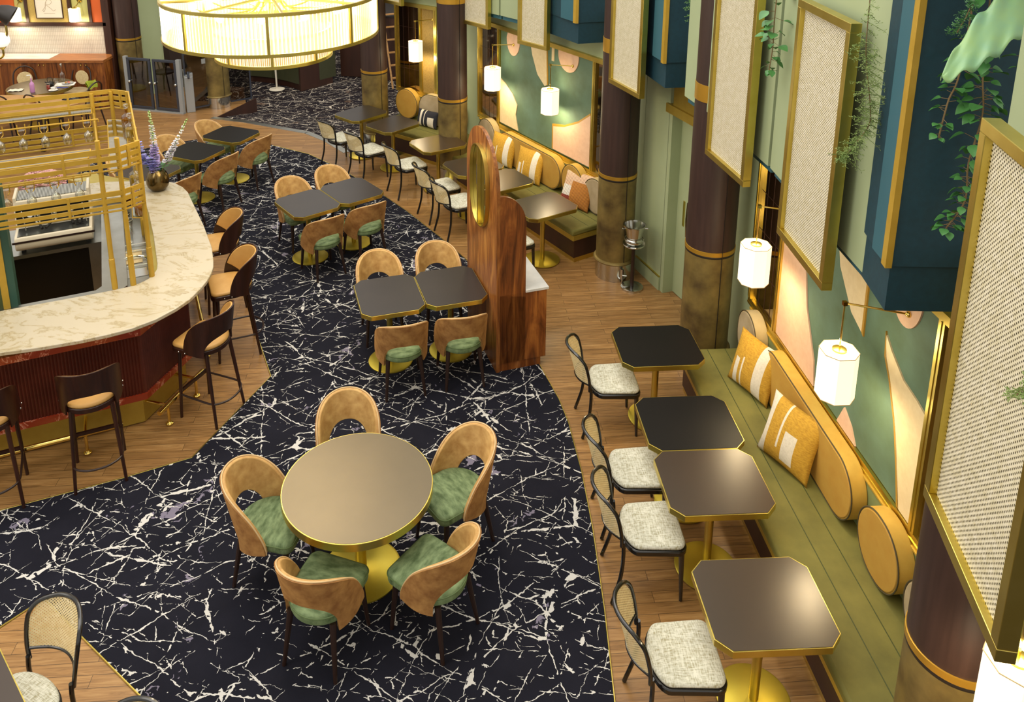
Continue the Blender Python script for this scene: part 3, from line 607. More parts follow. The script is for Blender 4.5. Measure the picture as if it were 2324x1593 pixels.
# ------------------------------------------------------------ tables
def table_square(x, y, rz, W, D, label, top='tabletop_black', group=None):
    t = thing('dining_table', label, 'table', (x, y, 0), rz, group)
    MB().lathe([(.224, .008), (.224, .016), (.215, .02), (.03, .024)], 48).build('base_disc', 'brass_base', t)
    MB().lathe([(.03, .02), (.03, .70)], 24).build('pole', 'brass', t)
    MB().box(-.12, .12, -.12, .12, .695, .702).build('mount_plate', 'black_trim', t, 0)
    tp = MB().prism(octo(W, D, .082), .702, .748).build('tabletop_rim', 'brass', t, 0, bevel=.0015)
    MB().prism(octo(W - .012, D - .012, .079), .7475, .7505).build('tabletop', top, t, 0)
    return t
TB = [('A', 1.646, 3.991, 2.7, 1, 'tabletop_lamp_sheen', 'brass rimmed table nearest the bottom right corner, painted lamp sheen'), ('B', 1.602, 4.957, 2.8, 1, 'tabletop_lamp_sheen', 'brass rimmed table with a painted warm glow, pushed against a darker one'), ('C', 1.575, 5.577, 2.9, 1, 'tabletop_dark_reflect', 'dark table touching the glowing table at the near bench'), ('D', 1.537, 6.597, 3.5, 1, 'tabletop_dark_reflect', 'black table standing alone before the column at the near bench'),
      ('K', .72, 9.58, 31, 1, 'tabletop_lamp_sheen', 'table at the middle bench beside the patchwork pillow'), ('L', .22, 10.37, 32, 1, 'tabletop_lamp_sheen', 'table right behind the walnut divider, half hidden by its arch'), ('M', -.16, 10.91, 30, 1, 'tabletop_black', 'table seen left of and through the divider mirror, middle bench'),
      ('N', -.698, 11.799, 31.9, 1, 'tabletop_lamp_sheen', 'table between the divider arch and the farthest bench'), ('O', -1.467, 12.668, 47.4, 1, 'tabletop_black', 'table just left of the black and white pillow'), ('P', -2.052, 13.219, 47.3, 1, 'tabletop_black', 'farthest table, in front of the brown column'),
      ('E', -.953, 7.462, 16.35, 2, 'tabletop_black', 'left table of the joined pair beside the walnut divider'), ('F', -.350, 7.641, 16.87, 2, 'tabletop_black', 'right table of the joined pair, touching the walnut divider side'), ('G', -2.209, 9.646, 38.2, 2, 'tabletop_black', 'left table of the joined pair in the middle of the carpet'), ('H', -1.717, 10.039, 38.1, 2, 'tabletop_black', 'right table of the joined pair in the middle of the carpet'),
      ('I', -3.900, 12.183, 67, 2, 'tabletop_dark_reflect', 'black table farthest back on the carpet edge, left group'), ('J', -4.214, 11.46, 66, 2, 'tabletop_dark_reflect', 'black table behind the delphinium sprays, middle of the left row'), ('J2', -4.60, 10.70, 67, 2, 'tabletop_black', 'black table behind the bronze vase, nearest the bar')]
for nm, x, y, rz, kind, top, lab in TB:
    W_, D_ = (.729, .617) if kind == 1 else (.624, .712)
    if kind == 2 and nm in ('I', 'J', 'J2'): pass
    table_square(x, y, rz, W_, D_, lab, top)
table_square(-2.79, 3.22, 45, .80, .80, 'corner of a brown-topped table at the bottom left of the frame', 'tabletop_lamp_sheen')
t = thing('round_table', 'large round table with painted chandelier sheen and wide brass rim among five velvet chairs', 'table', (-.889, 4.926, 0))
MB().lathe([(.286, .008), (.286, .018), (.27, .024), (.04, .03)], 64).build('base_disc', 'brass_base', t); MB().lathe([(.04, .025), (.04, .70)], 32).build('pole', 'brass', t)
MB().lathe([(.2, .692), (.2, .7)], 24).build('mount_plate', 'black_trim', t)
MB().lathe([(.518, .69), (.526, .692), (.526, .748), (.524, .75)], 96).build('tabletop_rim', 'brass', t); MB().lathe([(.519, .749), (.519, .7515)], 96).build('tabletop', 'tabletop_round_sheen', t)

# ------------------------------------------------------------ chairs
def shell(Rr, zb, zo, zi, so, si, flare, th, e=2.3, tip=.10, squash=1.0, lean=.0):
    """inverted-U wraparound back. returns surface fn(u,v,offset)"""
    def plan(s, z, off):
        r = Rr + flare * (z - zb) + off; q = Rr * R(86); ly = -lean * max(0, z - zb - .06)
        if abs(s) <= q: a = s / Rr; return (r * math.sin(a), -r * math.cos(a) * squash + ly)
        a = q / Rr * (1 if s > 0 else -1); ex = abs(s) - q; return (r * math.sin(a), -r * math.cos(a) * squash + ex + ly)
    def f(u, v, off):
        a = math.pi * (1 - u)          # left foot -> over the top -> right foot
        ca, sa = math.cos(a), math.sin(a)
        def arch(S, Z, ee): return (S * math.copysign(abs(ca) ** (2 / ee), ca), zb + (Z - zb) * abs(sa) ** (2 / ee))
        so_, zo_ = arch(so, zo, e); si_, zi_ = arch(si, zi, 2.4)
        dz = tip * max(0, 1 - sa * 2.2)      # outer front edge lifts above the tip
        s_ = si_ + (so_ - si_) * v; z_ = zi_ + (zo_ + dz * v * .0 - zi_) * v
        z_ += -.045 * (1 - v) * max(0, 1 - sa * 3) if False else 0
        if sa < .35: z_ += (.35 - sa) / .35 * (.05 * v - .02)
        x, y = plan(s_, z_, off); return (x, y, z_)
    return f
def shell_mesh(fn, th, nu=44, nv=9):
    mb = MB(); vs = []; N = nv + 1
    for side in (th / 2, -th / 2):
        for i in range(nu + 1):
            for j in range(N): vs.append(fn(i / nu, j / nv, side))
    f = []; o = (nu + 1) * N
    for i in range(nu):
        for j in range(nv): a = i * N + j; f += [(a, a + 1, a + N + 1, a + N), (o + a, o + a + N, o + a + N + 1, o + a + 1)]
        for j in (0, nv): a = i * N + j; f.append((a, a + N, o + a + N, o + a))
    for i in (0, nu):
        for j in range(nv): a = i * N + j; f.append((a, a + 1, o + a + 1, o + a))
    return mb.add(vs, f)
def seat_outline(w, d, rr=.06, n=8, back=.24):
    p = []
    for k in range(n + 1): a = R(90 * k / n); p.append((w / 2 - rr + rr * math.cos(a), d / 2 - rr + rr * math.sin(a)))
    for k in range(n + 1): a = R(90 + 90 * k / n); p.append((-w / 2 + rr + rr * math.cos(a), d / 2 - rr + rr * math.sin(a)))
    m = 18
    for k in range(m + 1): a = R(180 + 180 * k / m); p.append((w / 2 * math.cos(a), -d / 2 + back + back * math.sin(a)))
    return p
def leg_mb(x0, y0, z0, x1, y1, z1, r0, r1, n=10): return MB().tube([(x0, y0, z0), (x1, y1, z1)], r0, n, taper=[r0, r1])
def velvet_chair(label, group=None):
    t = thing('velvet_chair', label, 'chair', (0, 0, 0), 0, group)
    ol = seat_outline(.43, .47, .06, 8, .215)
    s = cushion(ol, .385, .475, .018).build('seat', 'green_velvet', t, 60)
    MB().tube([(x * 1.0, y * 1.0, .452) for x, y in [(p[0] * 1.005, p[1] * 1.005) for p in ol]], .0045, 6, closed=True).build('seat_piping', 'green_piping', s)
    fn = shell(.232, .365, .835, .60, .43, .20, .015, .03, e=2.25, lean=.22)
    b = shell_mesh(lambda u, v, o: fn(u, v, o - .008), .026).build('backrest', 'tan_velvet', t, 60, bevel=.006)
    shell_mesh(lambda u, v, o: fn(u, v, o + .010), .014).build('backrest_shell', 'rust_velvet', b, 60)
    MB().tube([fn(u / 60, 1.012, .004) for u in range(61)], .0055, 6).build('piping', 'piping', b)
    for sx in (-1, 1):
        leg_mb(sx * .165, .17, .40, sx * .195, .20, .008, .022, .013).build('leg', 'dark_leg', t)
        leg_mb(sx * .15, -.17, .40, sx * .185, -.235, .008, .022, .013).build('leg', 'dark_leg', t)
    return t
def tubepath(*pts, n=8):
    """catmull-rom through pts"""
    P = [Vector(p) for p in pts]; out = []
    for i in range(len(P) - 1):
        p0, p1, p2, p3 = P[max(i - 1, 0)], P[i], P[i + 1], P[min(i + 2, len(P) - 1)]
        for k in range(n):
            t = k / n; out.append(.5 * ((2 * p1) + (-p0 + p2) * t + (2 * p0 - 5 * p1 + 4 * p2 - p3) * t * t + (-p0 + 3 * p1 - 3 * p2 + p3) * t ** 3))
    out.append(P[-1]); return [tuple(p) for p in out]
def cane_chair(label, group=None):
    t = thing('cane_chair', label, 'chair', (0, 0, 0), 0, group)
    ol = [(x * (1 + .10 * (y / .42)), y) for x, y in seat_outline(.42, .43, .07, 8, .10)]
    cushion([(x * .97, y * .97) for x, y in ol], .435, .475, .02).build('seat', 'boucle', t, 60)
    MB().prism([(x * 1.01, y * 1.01) for x, y in ol][::-1], .395, .437).build('seat_frame', 'black_lacquer', t, 40, bevel=.008)
    def by(x, z): return -.225 - .30 * max(0, z - .45) ** 1.15 - .095 * (1 - (x / .2) ** 2)
    H = .825
    arch = [(-.19, .47)] + [(-.205, .56), (-.213, .66), (-.21, .745), (-.175, .80), (-.09, H + .001), (0, H + .005), (.09, H + .001), (.175, .80), (.21, .745), (.213, .66), (.205, .56), (.19, .47)]
    path = tubepath(*[(x, by(x, z), z) for x, z in arch])
    MB().tube(path, .013, 10).build('back_frame', 'black_lacquer', t)
    lr = [(-.198, .535), (-.1, .525), (0, .522), (.1, .525), (.198, .535)]
    MB().tube(tubepath(*[(x, by(x, z), z) for x, z in lr]), .009, 8).build('lower_rail', 'black_lacquer', t)
    def cf(u, v):
        x = -.207 + .414 * u; q = min(1, abs(x) / .207); zt = .826 - .11 * max(0, (q - .6) / .4) ** 2.4; z = .53 + (zt - .53) * v; return (x * (.985), by(x, z), z)
    MB().grid(cf, 20, 14).build('cane_webbing', 'cane_chair', t, 80)
    for sx in (-1, 1):
        MB().tube(tubepath((sx * .185, -.228, .50), (sx * .186, -.222, .40), (sx * .19, -.235, .22), (sx * .205, -.29, .008)), .014, 10, taper=None).build('leg', 'black_lacquer', t)
        leg_mb(sx * .19, .175, .42, sx * .197, .19, .008, .021, .012).build('leg', 'black_lacquer', t)
    return t
def face(dx, dy): return math.degrees(math.atan2(dy, dx)) - 90
vc = velvet_chair('x')
VC = [(-1.055, 5.55, face(.2, -.97), 'velvet chair behind the round table, tan back only, top of the five'), (-.235, 5.20, face(-.80, -.60), 'velvet chair at the right of the round table facing down left'), (-.345, 4.50, face(-.80, .60), 'velvet chair lower right of the round table, outer back showing'), (-1.03, 4.37, face(.33, .95), 'velvet chair below the round table with square green seat front'), (-1.50, 4.92, face(.97, -.22), 'velvet chair left of the round table showing pale green seat'),
      (-1.09, 7.93, 16 + 180, 'tan backed chair behind the left table of the divider pair'), (-.48, 8.13, 16 + 180, 'tan backed chair behind the right table of the divider pair'), (-.80, 7.08, 14, 'rust backed chair before the left table of the divider pair'), (-.24, 7.22, 13, 'rust backed chair tucked next to the walnut divider'),
      (-2.42, 10.02, 38 + 180, 'tan backed chair at upper left of the middle carpet pair'), (-1.98, 10.42, 38 + 180, 'tan backed chair behind the right middle carpet table'), (-1.98, 9.30, 36, 'rust backed chair before the left middle carpet table'), (-1.52, 9.68, 36, 'rust backed chair before the right middle carpet table'),
      (-3.55, 12.00, 64, 'rust backed chair right of the farthest black table'), (-3.84, 11.25, 64, 'rust backed chair right of the middle left-row table'), (-4.12, 10.48, 62, 'chair at the end of the marble counter, behind the vase'), (-4.22, 12.42, 64 + 180, 'tan backed chair left of the farthest black table'), (-4.58, 11.72, 64 + 180, 'tan backed chair behind the white delphinium spray'), (-4.95, 10.95, 67 + 180, 'tan backed chair seen through the brass bottle rack')]
reg(vc)
for i, (x, y, rz, lab) in enumerate(VC):
    if i == 0: vc.location = (x, y, 0); vc.rotation_euler = (0, 0, R(rz)); vc['label'] = lab
    else: dup(vc, (x, y, 0), rz, lab)
cc = cane_chair('x'); reg(cc)
CCH = [(1.17, 3.91, -90 + 2, 'cane backed chair at the nearest right-hand table'), (1.16, 4.87, -90 + 2, 'cane backed chair at the glowing table'), (1.16, 5.43, -90 + 3, 'cane backed chair half behind another at the dark joined table'), (1.14, 6.53, -90 + 3, 'cane backed chair at the lone black table before the column'),
       (-2.60, 3.57, face(-.45, -.9), 'cane backed chair facing away at the bottom left corner table'), (-1.80, 2.93, face(-.1, -1), 'top of a cane chair back just entering the bottom edge'),
       (-2.32, 12.86, -90 + 42, 'cane chair at the farthest table, leftmost of its row'), (-1.80, 12.30, -90 + 42, 'second cane chair from the left in the row behind the carpet'), (-1.12, 11.70, -90 + 30, 'cane chair before the table left of the divider arch'), (-.60, 10.88, -90 + 28, 'cane chair tucked at the table behind the divider mirror, left one'), (-.33, 10.35, -90 + 28, 'cane chair whose back is cut by the divider edge'), (.33, 9.22, -90 + 30, 'cane chair mostly hidden behind the walnut divider, marble shelf side')]
for i, (x, y, rz, lab) in enumerate(CCH):
    if i == 0: cc.location = (x, y, 0); cc.rotation_euler = (0, 0, R(rz)); cc['label'] = lab
    else: dup(cc, (x, y, 0), rz, lab)
def bar_stool(label, tall=True):
    t = thing('bar_stool', label, 'stool', (0, 0, 0))
    ol = seat_outline(.43, .42, .06, 8, .21)
    cushion(ol, .745, .785, .012).build('seat', 'tan_leather', t, 60)
    MB().prism([(x * 1.02, y * 1.02) for x, y in ol][::-1], .705, .75).build('seat_frame', 'stool_wood', t, 40, bevel=.006)
    zt = 1.10 if tall else 1.02
    fn = shell(.222, .715, zt, .885, .385, .20, .01, .02, e=2.9, lean=.16)
    b = shell_mesh(lambda u, v, o: fn(u, v, o + .008), .014).build('backrest', 'stool_wood', t, 60)
    def pad(u, v, o):
        a = .10 + .80 * u; return fn(a, .05 + .91 * v, o - .008)
    shell_mesh(pad, .016).build('back_pad', 'tan_leather', b, 60, bevel=.004)
    bo = MB()
    for sx in (-1, 1):
        for yy in (.02, .09): bo.ball((sx * .237, yy, .735), .007, 8, 6)
    bo.build('bolt', 'steel', b)
    for sx in (-1, 1):
        leg_mb(sx * .165, .15, .72, sx * .185, .185, .0, .019, .013).build('leg', 'stool_wood', t)
        leg_mb(sx * .15, -.14, .72, sx * .19, -.22, .0, .019, .013).build('leg', 'stool_wood', t)
    MB().box(-.175, .175, .160, .18, .26, .29).build('front_stretcher', 'stool_wood', t, 0)
    MB().tube(tubepath((-.178, .165, .24), (-.185, 0, .24), (-.18, -.19, .24), (-.10, -.27, .24), (0, -.29, .24), (.10, -.27, .24), (.18, -.19, .24), (.185, 0, .24), (.178, .165, .24)), .009, 8).build('foot_ring', 'dark_leg', t)
    return t
s1 = bar_stool('x'); reg(s1)
ST = [(-3.21, 5.93, 24, 'dark bar stool with its back to the room, left of the bar corner'), (-2.53, 6.70, 67, 'dark bar stool at the bar corner, brass foot rail behind it'), (-2.58, 7.66, 114, 'bar stool facing the long side of the marble counter, nearer one'), (-2.97, 8.56, 114, 'bar stool facing the long side of the marble counter, farther one'), (-3.90, 5.64, 24, 'bar stool cut by the left edge of the frame')]
for i, (x, y, rz, lab) in enumerate(ST):
    if i == 0: s1.location = (x, y, 0); s1.rotation_euler = (0, 0, R(rz)); s1['label'] = lab
    else: dup(s1, (x, y, 0), rz, lab)

# ------------------------------------------------------------ walnut divider with mirror
dv = thing('divider', 'tall arched walnut divider with oval mirror and low marble-topped end', 'divider', (.113, 7.248, 0), math.degrees(math.atan2(.2998, .954)))
# local x = u (right), local y = n (back, length 1.0)
arch = [(0, .0), (0, 1.90)] + [(.5 - .5 * math.cos(R(a)), 1.90 + .5 * math.sin(R(a))) for a in range(6, 175, 6)] + [(1.0, 1.90), (1.0, .0)]
hole = MB(); pts = [(.0, y, z) for y, z in arch]; n = len(pts)
hole.add(pts + [(.035, y, z) for _, y, z in pts], [tuple(range(n)), tuple(range(2 * n - 1, n - 1, -1))] + [(i, n + i, n + (i + 1) % n, (i + 1) % n) for i in range(n)]); hole.build('arched_panel', 'walnut', dv, 30)
qa = [(.0, .10), (.0, 1.88)] + [(.30 * math.sin(R(a)), 1.56 + .32 * math.cos(R(a))) for a in range(0, 91, 9)] + [(.30, .10)]
for yy, nm in ((.0, 'end_cheek'), (.965, 'end_cheek')):
    m = MB(); vs = [(.035 + x * .88, yy, z) for x, z in qa] + [(.035 + x * .88, yy + .035, z) for x, z in qa]; n = len(qa)
    m.add(vs, [tuple(range(n)), tuple(range(2 * n - 1, n - 1, -1))] + [(i, n + i, n + (i + 1) % n, (i + 1) % n) for i in range(n)]); m.build(nm, 'walnut_red', dv, 30)
MB().box(.035, .52, .0, 1.0, .10, .845).build('cabinet_body', 'walnut_red', dv, 0)
MB().box(.035, .47, .012, .98, .008, .10).build('plinth', 'walnut_red', dv, 0)
MB().box(.299, .54, -.01, 1.01, .845, .872).build('marble_top', 'marble_white', dv, 0, bevel=.002)
MB().box(.036, .2985, .035, .965, .845, .88).build('inner_shelf', 'walnut_top', dv, 0)
def oval(ry, rz_, x, n=56, e=2.5): 
    o = []
    for k in range(n): a = 2 * math.pi * k / n; c, s_ = math.cos(a), math.sin(a); o.append((x, .5 + ry * math.copysign(abs(c) ** (2 / e), c), 1.81 + rz_ * math.copysign(abs(s_) ** (2 / e), s_)))
    return o
rg = MB(); A, B, C_, D = oval(.275, .42, -.04), oval(.275, .42, -.001), oval(.266, .411, -.04), oval(.266, .411, -.001); n = len(A)
rg.add(A + B + C_ + D, [q for i in range(n) for j in [(i + 1) % n] for q in ((i, j, n + j, n + i), (2 * n + i, 3 * n + i, 3 * n + j, 2 * n + j), (i, 2 * n + i, 2 * n + j, j), (n + i, n + j, 3 * n + j, 3 * n + i))])
rg.build('mirror_frame', 'brass', dv, 50)
MB().add(oval(.262, .407, -.004), [tuple(range(n))]).build('mirror_glass', 'mirror', dv, 0)
MB().box(-.04, -.006, .486, .514, 1.405, 2.215).build('mirror_mullion', 'brass', dv, 0)

# ------------------------------------------------------------ wine cooler stand
w = thing('wine_cooler_stand', 'chrome wine bucket on a dark pole stand beside the green door wall', 'wine cooler', (1.735, 8.90, 0))
MB().lathe([(.13, .0), (.13, .025), (.11, .034), (.03, .038)], 40).build('base', 'steel', w); MB().lathe([(.022, .03), (.022, .55)], 20).build('pole', 'dark_leg', w)
MB().lathe([(.03, .55), (.128, .562), (.132, .572), (.128, .582), (.1, .575)], 40).build('tray', 'steel', w)
MB().tube([(.11 * math.cos(a / 20 * 6.2832), .11 * math.sin(a / 20 * 6.2832), .635) for a in range(20)], .006, 8, closed=True).build('holder_ring', 'steel', w)
bk = MB(); bk.lathe([(.080, .575), (.105, .60), (.108, .62), (.085, .64), (.118, .80), (.136, .805), (.136, .815), (.118, .812), (.08, .65), (.02, .645)], 40, close=False); bk.build('bucket', 'steel', w)
for sx in (-1, 1): MB().tube([(sx * .11, -.02, .775), (sx * .15, -.03, .775)], .010, 10).build('handle', 'steel', w)

# ------------------------------------------------------------ pillows
def pillow(name, label, loc, yaw, tilt, W_, H_, T, mats, rule, roll=0):
    """local x width, z height, y thickness; front faces +y"""
    o_ = MB(); N = 26
    def f(side):
        vs = []
        for i in range(N + 1):
            for j in range(N + 1):
                a, b = i / N * 2 - 1, j / N * 2 - 1; ex = 1 - .07 * (1 - b * b) if True else 1; ez = 1 - .07 * (1 - a * a)
                th = T * (max(0, 1 - abs(a) ** 2.4) ** .62) * (max(0, 1 - abs(b) ** 2.4) ** .62)
                vs.append((a * ex * W_ / 2, side * th / 2, H_ / 2 + b * ez * H_ / 2))
        return vs
    N1 = N + 1; A_ = f(1); B_ = f(-1); fs = []; mi = []
    for i in range(N):
        for j in range(N):
            a = i * N1 + j; fs.append((a, a + 1, a + N1 + 1, a + N1)); mi.append(rule((i + .5) / N, (j + .5) / N)); b = a + N1 * N1; fs.append((b, b + N1, b + N1 + 1, b + 1)); mi.append(0)
    me = bpy.data.meshes.new(name); me.from_pydata(A_ + B_, [], fs)
    for m in mats: me.materials.append(MT[m])
    for p, m in zip(me.polygons, mi): p.material_index = m
    bm = bmesh.new(); bm.from_mesh(me); bmesh.ops.remove_doubles(bm, verts=bm.verts, dist=.0004); bmesh.ops.recalc_face_normals(bm, faces=bm.faces); bm.to_mesh(me); bm.free()
    me.shade_smooth(); o = bpy.data.objects.new(name, me); col.objects.link(o); o.location = loc; o.rotation_mode = 'ZYX'
    o.rotation_euler = (R(tilt), R(roll), R(yaw)); o.matrix_world
    o.rotation_mode = 'XYZ'; m_ = Matrix.Rotation(R(yaw), 4, 'Z') @ Matrix.Rotation(R(tilt), 4, 'X') @ Matrix.Rotation(R(roll), 4, 'Y'); o.rotation_euler = m_.to_euler()
    return tag(o, label, 'pillow')
def stripes(u, v):
    if .17 < u < .36: return 1
    if .62 < u < .67 and v < .62: return 1
    if .72 < u < .84 and v < .55: return 1
    return 0
def stripes_b(u, v):
    if u > .84: return 1
    if .56 < u < .62 and v > .25: return 1
    if .26 < u < .50 and .12 < v < .62: return 1
    return 0
def stripes_bw(u, v):
    if .70 < u < .80 or .52 < u < .58: return 1
    if u < .40 and v < .62 and u > .10: return 1
    return 0
def patch(u, v):
    if v > .72: return 1
    if u > .62: return 1 if v > .56 else (2 if v > .28 else 3)
    return 0
bpy.data.materials.remove(MT['patch_rib'])
for nm, hx in (('rib_ochre', 'B9782A'), ('rib_blush', 'DDB896'), ('rib_white', 'E9E2D4'), ('rib_rust', '8A3324')):
    k = NT(nm); c = k.coord(); sp = k.n('ShaderNodeSeparateXYZ'); k.l(c, sp.inputs[0]); s_ = k.math('SINE', k.math('MULTIPLY', sp.outputs[2], 420)); k.set(Base_Color=k.mix(k.math('GREATER_THAN', s_, .86), lin(hx), lin('6E3A22')), Roughness=.85); k.bump(s_, .5, .006); MT[nm] = k.m
def wp(W, t, off, z): return W.w(t, off, z)
pillow('throw_pillow', 'mustard and white striped pillow at the far part of the near bench', wp(W1, .60, .30, .455), W1.rz() + 22, 16, .49, .49, .17, ('yellow_fabric', 'offwhite_fabric'), stripes)
pillow('throw_pillow', 'mustard pillow with white block shapes, nearest of the near bench', wp(W1, -.30, .36, .455), W1.rz() + 24, 18, .50, .50, .17, ('yellow_fabric', 'offwhite_fabric'), stripes_b)
pillow('throw_pillow', 'mustard striped pillow leaning at the left end of the middle bench', wp(W2, -.06, .30, .455), W2.rz() + 14, 16, .48, .48, .17, ('yellow_fabric', 'offwhite_fabric'), stripes)
pillow('throw_pillow', 'mustard striped pillow in the centre of the middle bench', wp(W2, -.78, .32, .455), W2.rz() + 16, 18, .48, .48, .17, ('yellow_fabric', 'offwhite_fabric'), stripes)
pillow('throw_pillow', 'ribbed patchwork pillow in ochre, blush, white and rust', wp(W2, -1.80, .28, .455), W2.rz() + 12, 22, .50, .48, .16, ('rib_ochre', 'rib_blush', 'rib_white', 'rib_rust'), patch)
pillow('throw_pillow', 'black and white striped oblong pillow on the farthest bench', wp(W3, -.45, .30, .455), W3.rz() + 0, 14, .46, .29, .14, ('black_fabric', 'offwhite_fabric'), stripes_bw)

# ------------------------------------------------------------ bar
def offset(pl, d):
    """offset an open polyline to its right side by d (mitred)"""
    out = []
    for i, p in enumerate(pl):
        ns = []
        for a, b in ((i - 1, i), (i, i + 1)):
            if a < 0 or b >= len(pl): continue
            dx, dy = pl[b][0] - pl[a][0], pl[b][1] - pl[a][1]; L = math.hypot(dx, dy); ns.append((dy / L, -dx / L))
        n = (sum(q[0] for q in ns) / len(ns), sum(q[1] for q in ns) / len(ns)); L2 = n[0] ** 2 + n[1] ** 2; out.append((p[0] + n[0] / L2 * d, p[1] + n[1] / L2 * d))
    return out
BAR = [(-5.6, 5.33), (-3.02, 6.48), (-2.83, 7.13), (-3.83, 9.37), (-5.0, 9.85)]
def band(mb, pl, d0, d1, z0, z1): mb.prism(offset(pl, d1) + offset(pl, d0)[::-1], z0, z1); return mb
bar = thing('bar_counter', 'bar with curved cream marble counter, fluted dark red front and brass kick', 'bar', (0, 0, 0))
outer = [(-5.9, 5.30), (-4.6, 5.71), (-3.90, 5.93), (-3.60, 6.01), (-3.34, 6.10), (-3.14, 6.19), (-2.98, 6.28), (-2.83, 6.42), (-2.72, 6.59), (-2.65, 6.75), (-2.615, 6.93), (-2.602, 7.07), (-2.605, 7.21), (-2.625, 7.34), (-2.665, 7.47), (-2.77, 7.75), (-3.02, 8.26), (-3.38, 8.93), (-3.48, 9.12), (-3.60, 9.28), (-3.75, 9.41), (-3.93, 9.47), (-4.12, 9.46), (-4.6, 9.44), (-5.3, 9.2)]
inner = [(-5.1, 8.65), (-4.3, 8.98), (-4.08, 9.02), (-3.93, 8.95), (-3.72, 8.55), (-3.48, 8.05), (-3.19, 7.40), (-3.155, 7.29), (-3.15, 7.20), (-3.17, 7.10), (-3.215, 7.03), (-3.29, 6.965), (-3.46, 6.88), (-4.13, 6.60), (-4.6, 6.4), (-5.9, 5.9)]
MB().prism(outer + inner, 1.085, 1.12).build('countertop', 'marble_counter', bar, 30, bevel=.006)
band(MB(), BAR, -.30, -.02, 1.0, 1.086).build('upper_fascia', 'brass', bar, 0)
band(MB(), BAR, -.30, .03, .935, 1.0).build('marble_band', 'marble_red', bar, 0)
fp = offset(BAR, 0)
fm = MB(); pts_ = []
for i in range(len(BAR) - 1):
    a, b = Vector(BAR[i]), Vector(BAR[i + 1]); L = (b - a).length; d = (b - a) / L; nn = Vector((d.y, -d.x)); k = int(L / .026)
    for j in range(k):
        for q in (0, .5): t = (j + q) / k * L; p = a + d * t + nn * (.0 if q == 0 else .011); pts_.append((p.x, p.y))
pts_.append(BAR[-1]); fm.prism(pts_ + offset(BAR, -.28)[::-1], .35, .936); fm.build('fluted_front', 'fluted_wood', bar, 0)
band(MB(), BAR, -.30, .025, .295, .352).build('marble_band', 'marble_red', bar, 0)
band(MB(), BAR, -.30, -.07, .012, .296).build('kick_panel', 'dull_gold', bar, 0)
band(MB(), BAR, -.72, -.50, .82, 1.06).build('inner_ledge', 'brushed_steel', bar, 0)
band(MB(), BAR[:3], -.74, -.70, .1, 1.03).build('inner_front', 'brushed_steel', bar, 0)
for k_, (i, t0, t1) in enumerate(((0, .1, 2.62), (1, -.05, .60), (2, .12, 2.3))):
    a, b = Vector(BAR[i]), Vector(BAR[i + 1]); d = (b - a).normalized(); nn = Vector((d.y, -d.x)); 
    q0 = a + d * t0 + nn * .16; q1 = a + d * t1 + nn * .16
    fr = thing('foot_rail', ['polished brass foot rail along the left bar front', 'short polished brass foot rail at the bar corner behind the stool', 'polished brass foot rail along the long bar side, behind the far stools'][k_], 'foot rail', (0, 0, 0))
    MB().tube([(q0.x, q0.y, .2), (q1.x, q1.y, .2)], .022, 14).build('rail', 'polished_brass', fr)
    for t in ((t0 + .25, t1 - .30) if t1 - t0 > 1 else (t0 + .12, t1 - .12)):
        p = a + d * t + nn * .16; w_ = a + d * t - nn * .07
        MB().tube([(p.x, p.y, .0), (p.x, p.y, .18)], .013, 10).build('post', 'polished_brass', fr); MB().lathe([(.032, .009), (.032, .016), (.02, .03), (.014, .034)], 20, p.x, p.y).build('foot_flange', 'polished_brass', fr)
        MB().tube([(p.x, p.y, .2), (w_.x, w_.y, .2)], .013, 10).build('bracket', 'polished_brass', fr)
# service side
D24 = Vector((.9135, .407)); N24 = Vector((-.407, .9135)); D114 = Vector((-.407, .9135))
wt = thing('work_counter', 'stainless steel work counter behind the bar with sink', 'counter', (0, 0, 0))
ws = [(-6.2, 7.38), (-4.16, 8.30), (-4.0, 8.33), (-3.97, 8.2), (-3.62, 7.42), (-3.42, 7.30), (-3.25, 7.50), (-3.80, 8.70), (-4.0, 9.0), (-4.3, 8.97), (-6.4, 8.1)]
MB().prism(ws, .86, .90).build('steel_top', 'brushed_steel', wt, 0)
MB().prism([(-6.2, 7.42), (-4.20, 8.33), (-4.2, 8.95), (-6.2, 8.1)], .05, .858).build('under_fridge', 'fridge_black', wt, 0)
a = Vector((-4.22, 8.28)); MB().prism([(-4.28, 8.25), (-4.14, 8.31), (-4.14, 8.45), (-4.28, 8.4)], .05, .859).build('side_panel', 'brushed_steel', wt, 0)
MB().prism([(-4.0, 8.2), (-3.66, 7.44), (-3.40, 7.5), (-3.8, 8.45)], .1, .858).build('under_cabinet', 'brushed_steel', wt, 0)
sk = MB(); 
for k in range(4):
    p = Vector((-3.97, 8.15)) - D114 * (.04 + .17 * k); q = p + Vector((.30, .13)); sk.tube([(p.x, p.y, .92), (q.x, q.y, .92)], .006, 8)
sk.build('drain_rail', 'steel', wt)
for k in range(2):
    p = Vector((-3.94, 8.02)) - D114 * (.02 + .17 * k); MB().prism([(p.x, p.y), (p.x + .28, p.y + .12), (p.x + .28 + .055, p.y + .12 - .125), (p.x + .055, p.y - .125)], .902, .906).build('cutting_board', 'cream_felt', wt, 0)
MB().prism([(-3.74, 7.62), (-3.45, 7.75), (-3.36, 7.58), (-3.62, 7.46)], .901, .905).build('sink_basin', 'steel', wt, 0)
MB().tube(tubepath((-3.42, 7.70, .90), (-3.42, 7.70, 1.02), (-3.50, 7.67, 1.06), (-3.62, 7.62, 1.05), (-3.64, 7.61, 1.0)), .009, 8).build('tap', 'steel', wt)
MB().box(0, .35, 0, .10, .90, 1.02).build('splash_guard', 'brushed_steel', wt, 0)
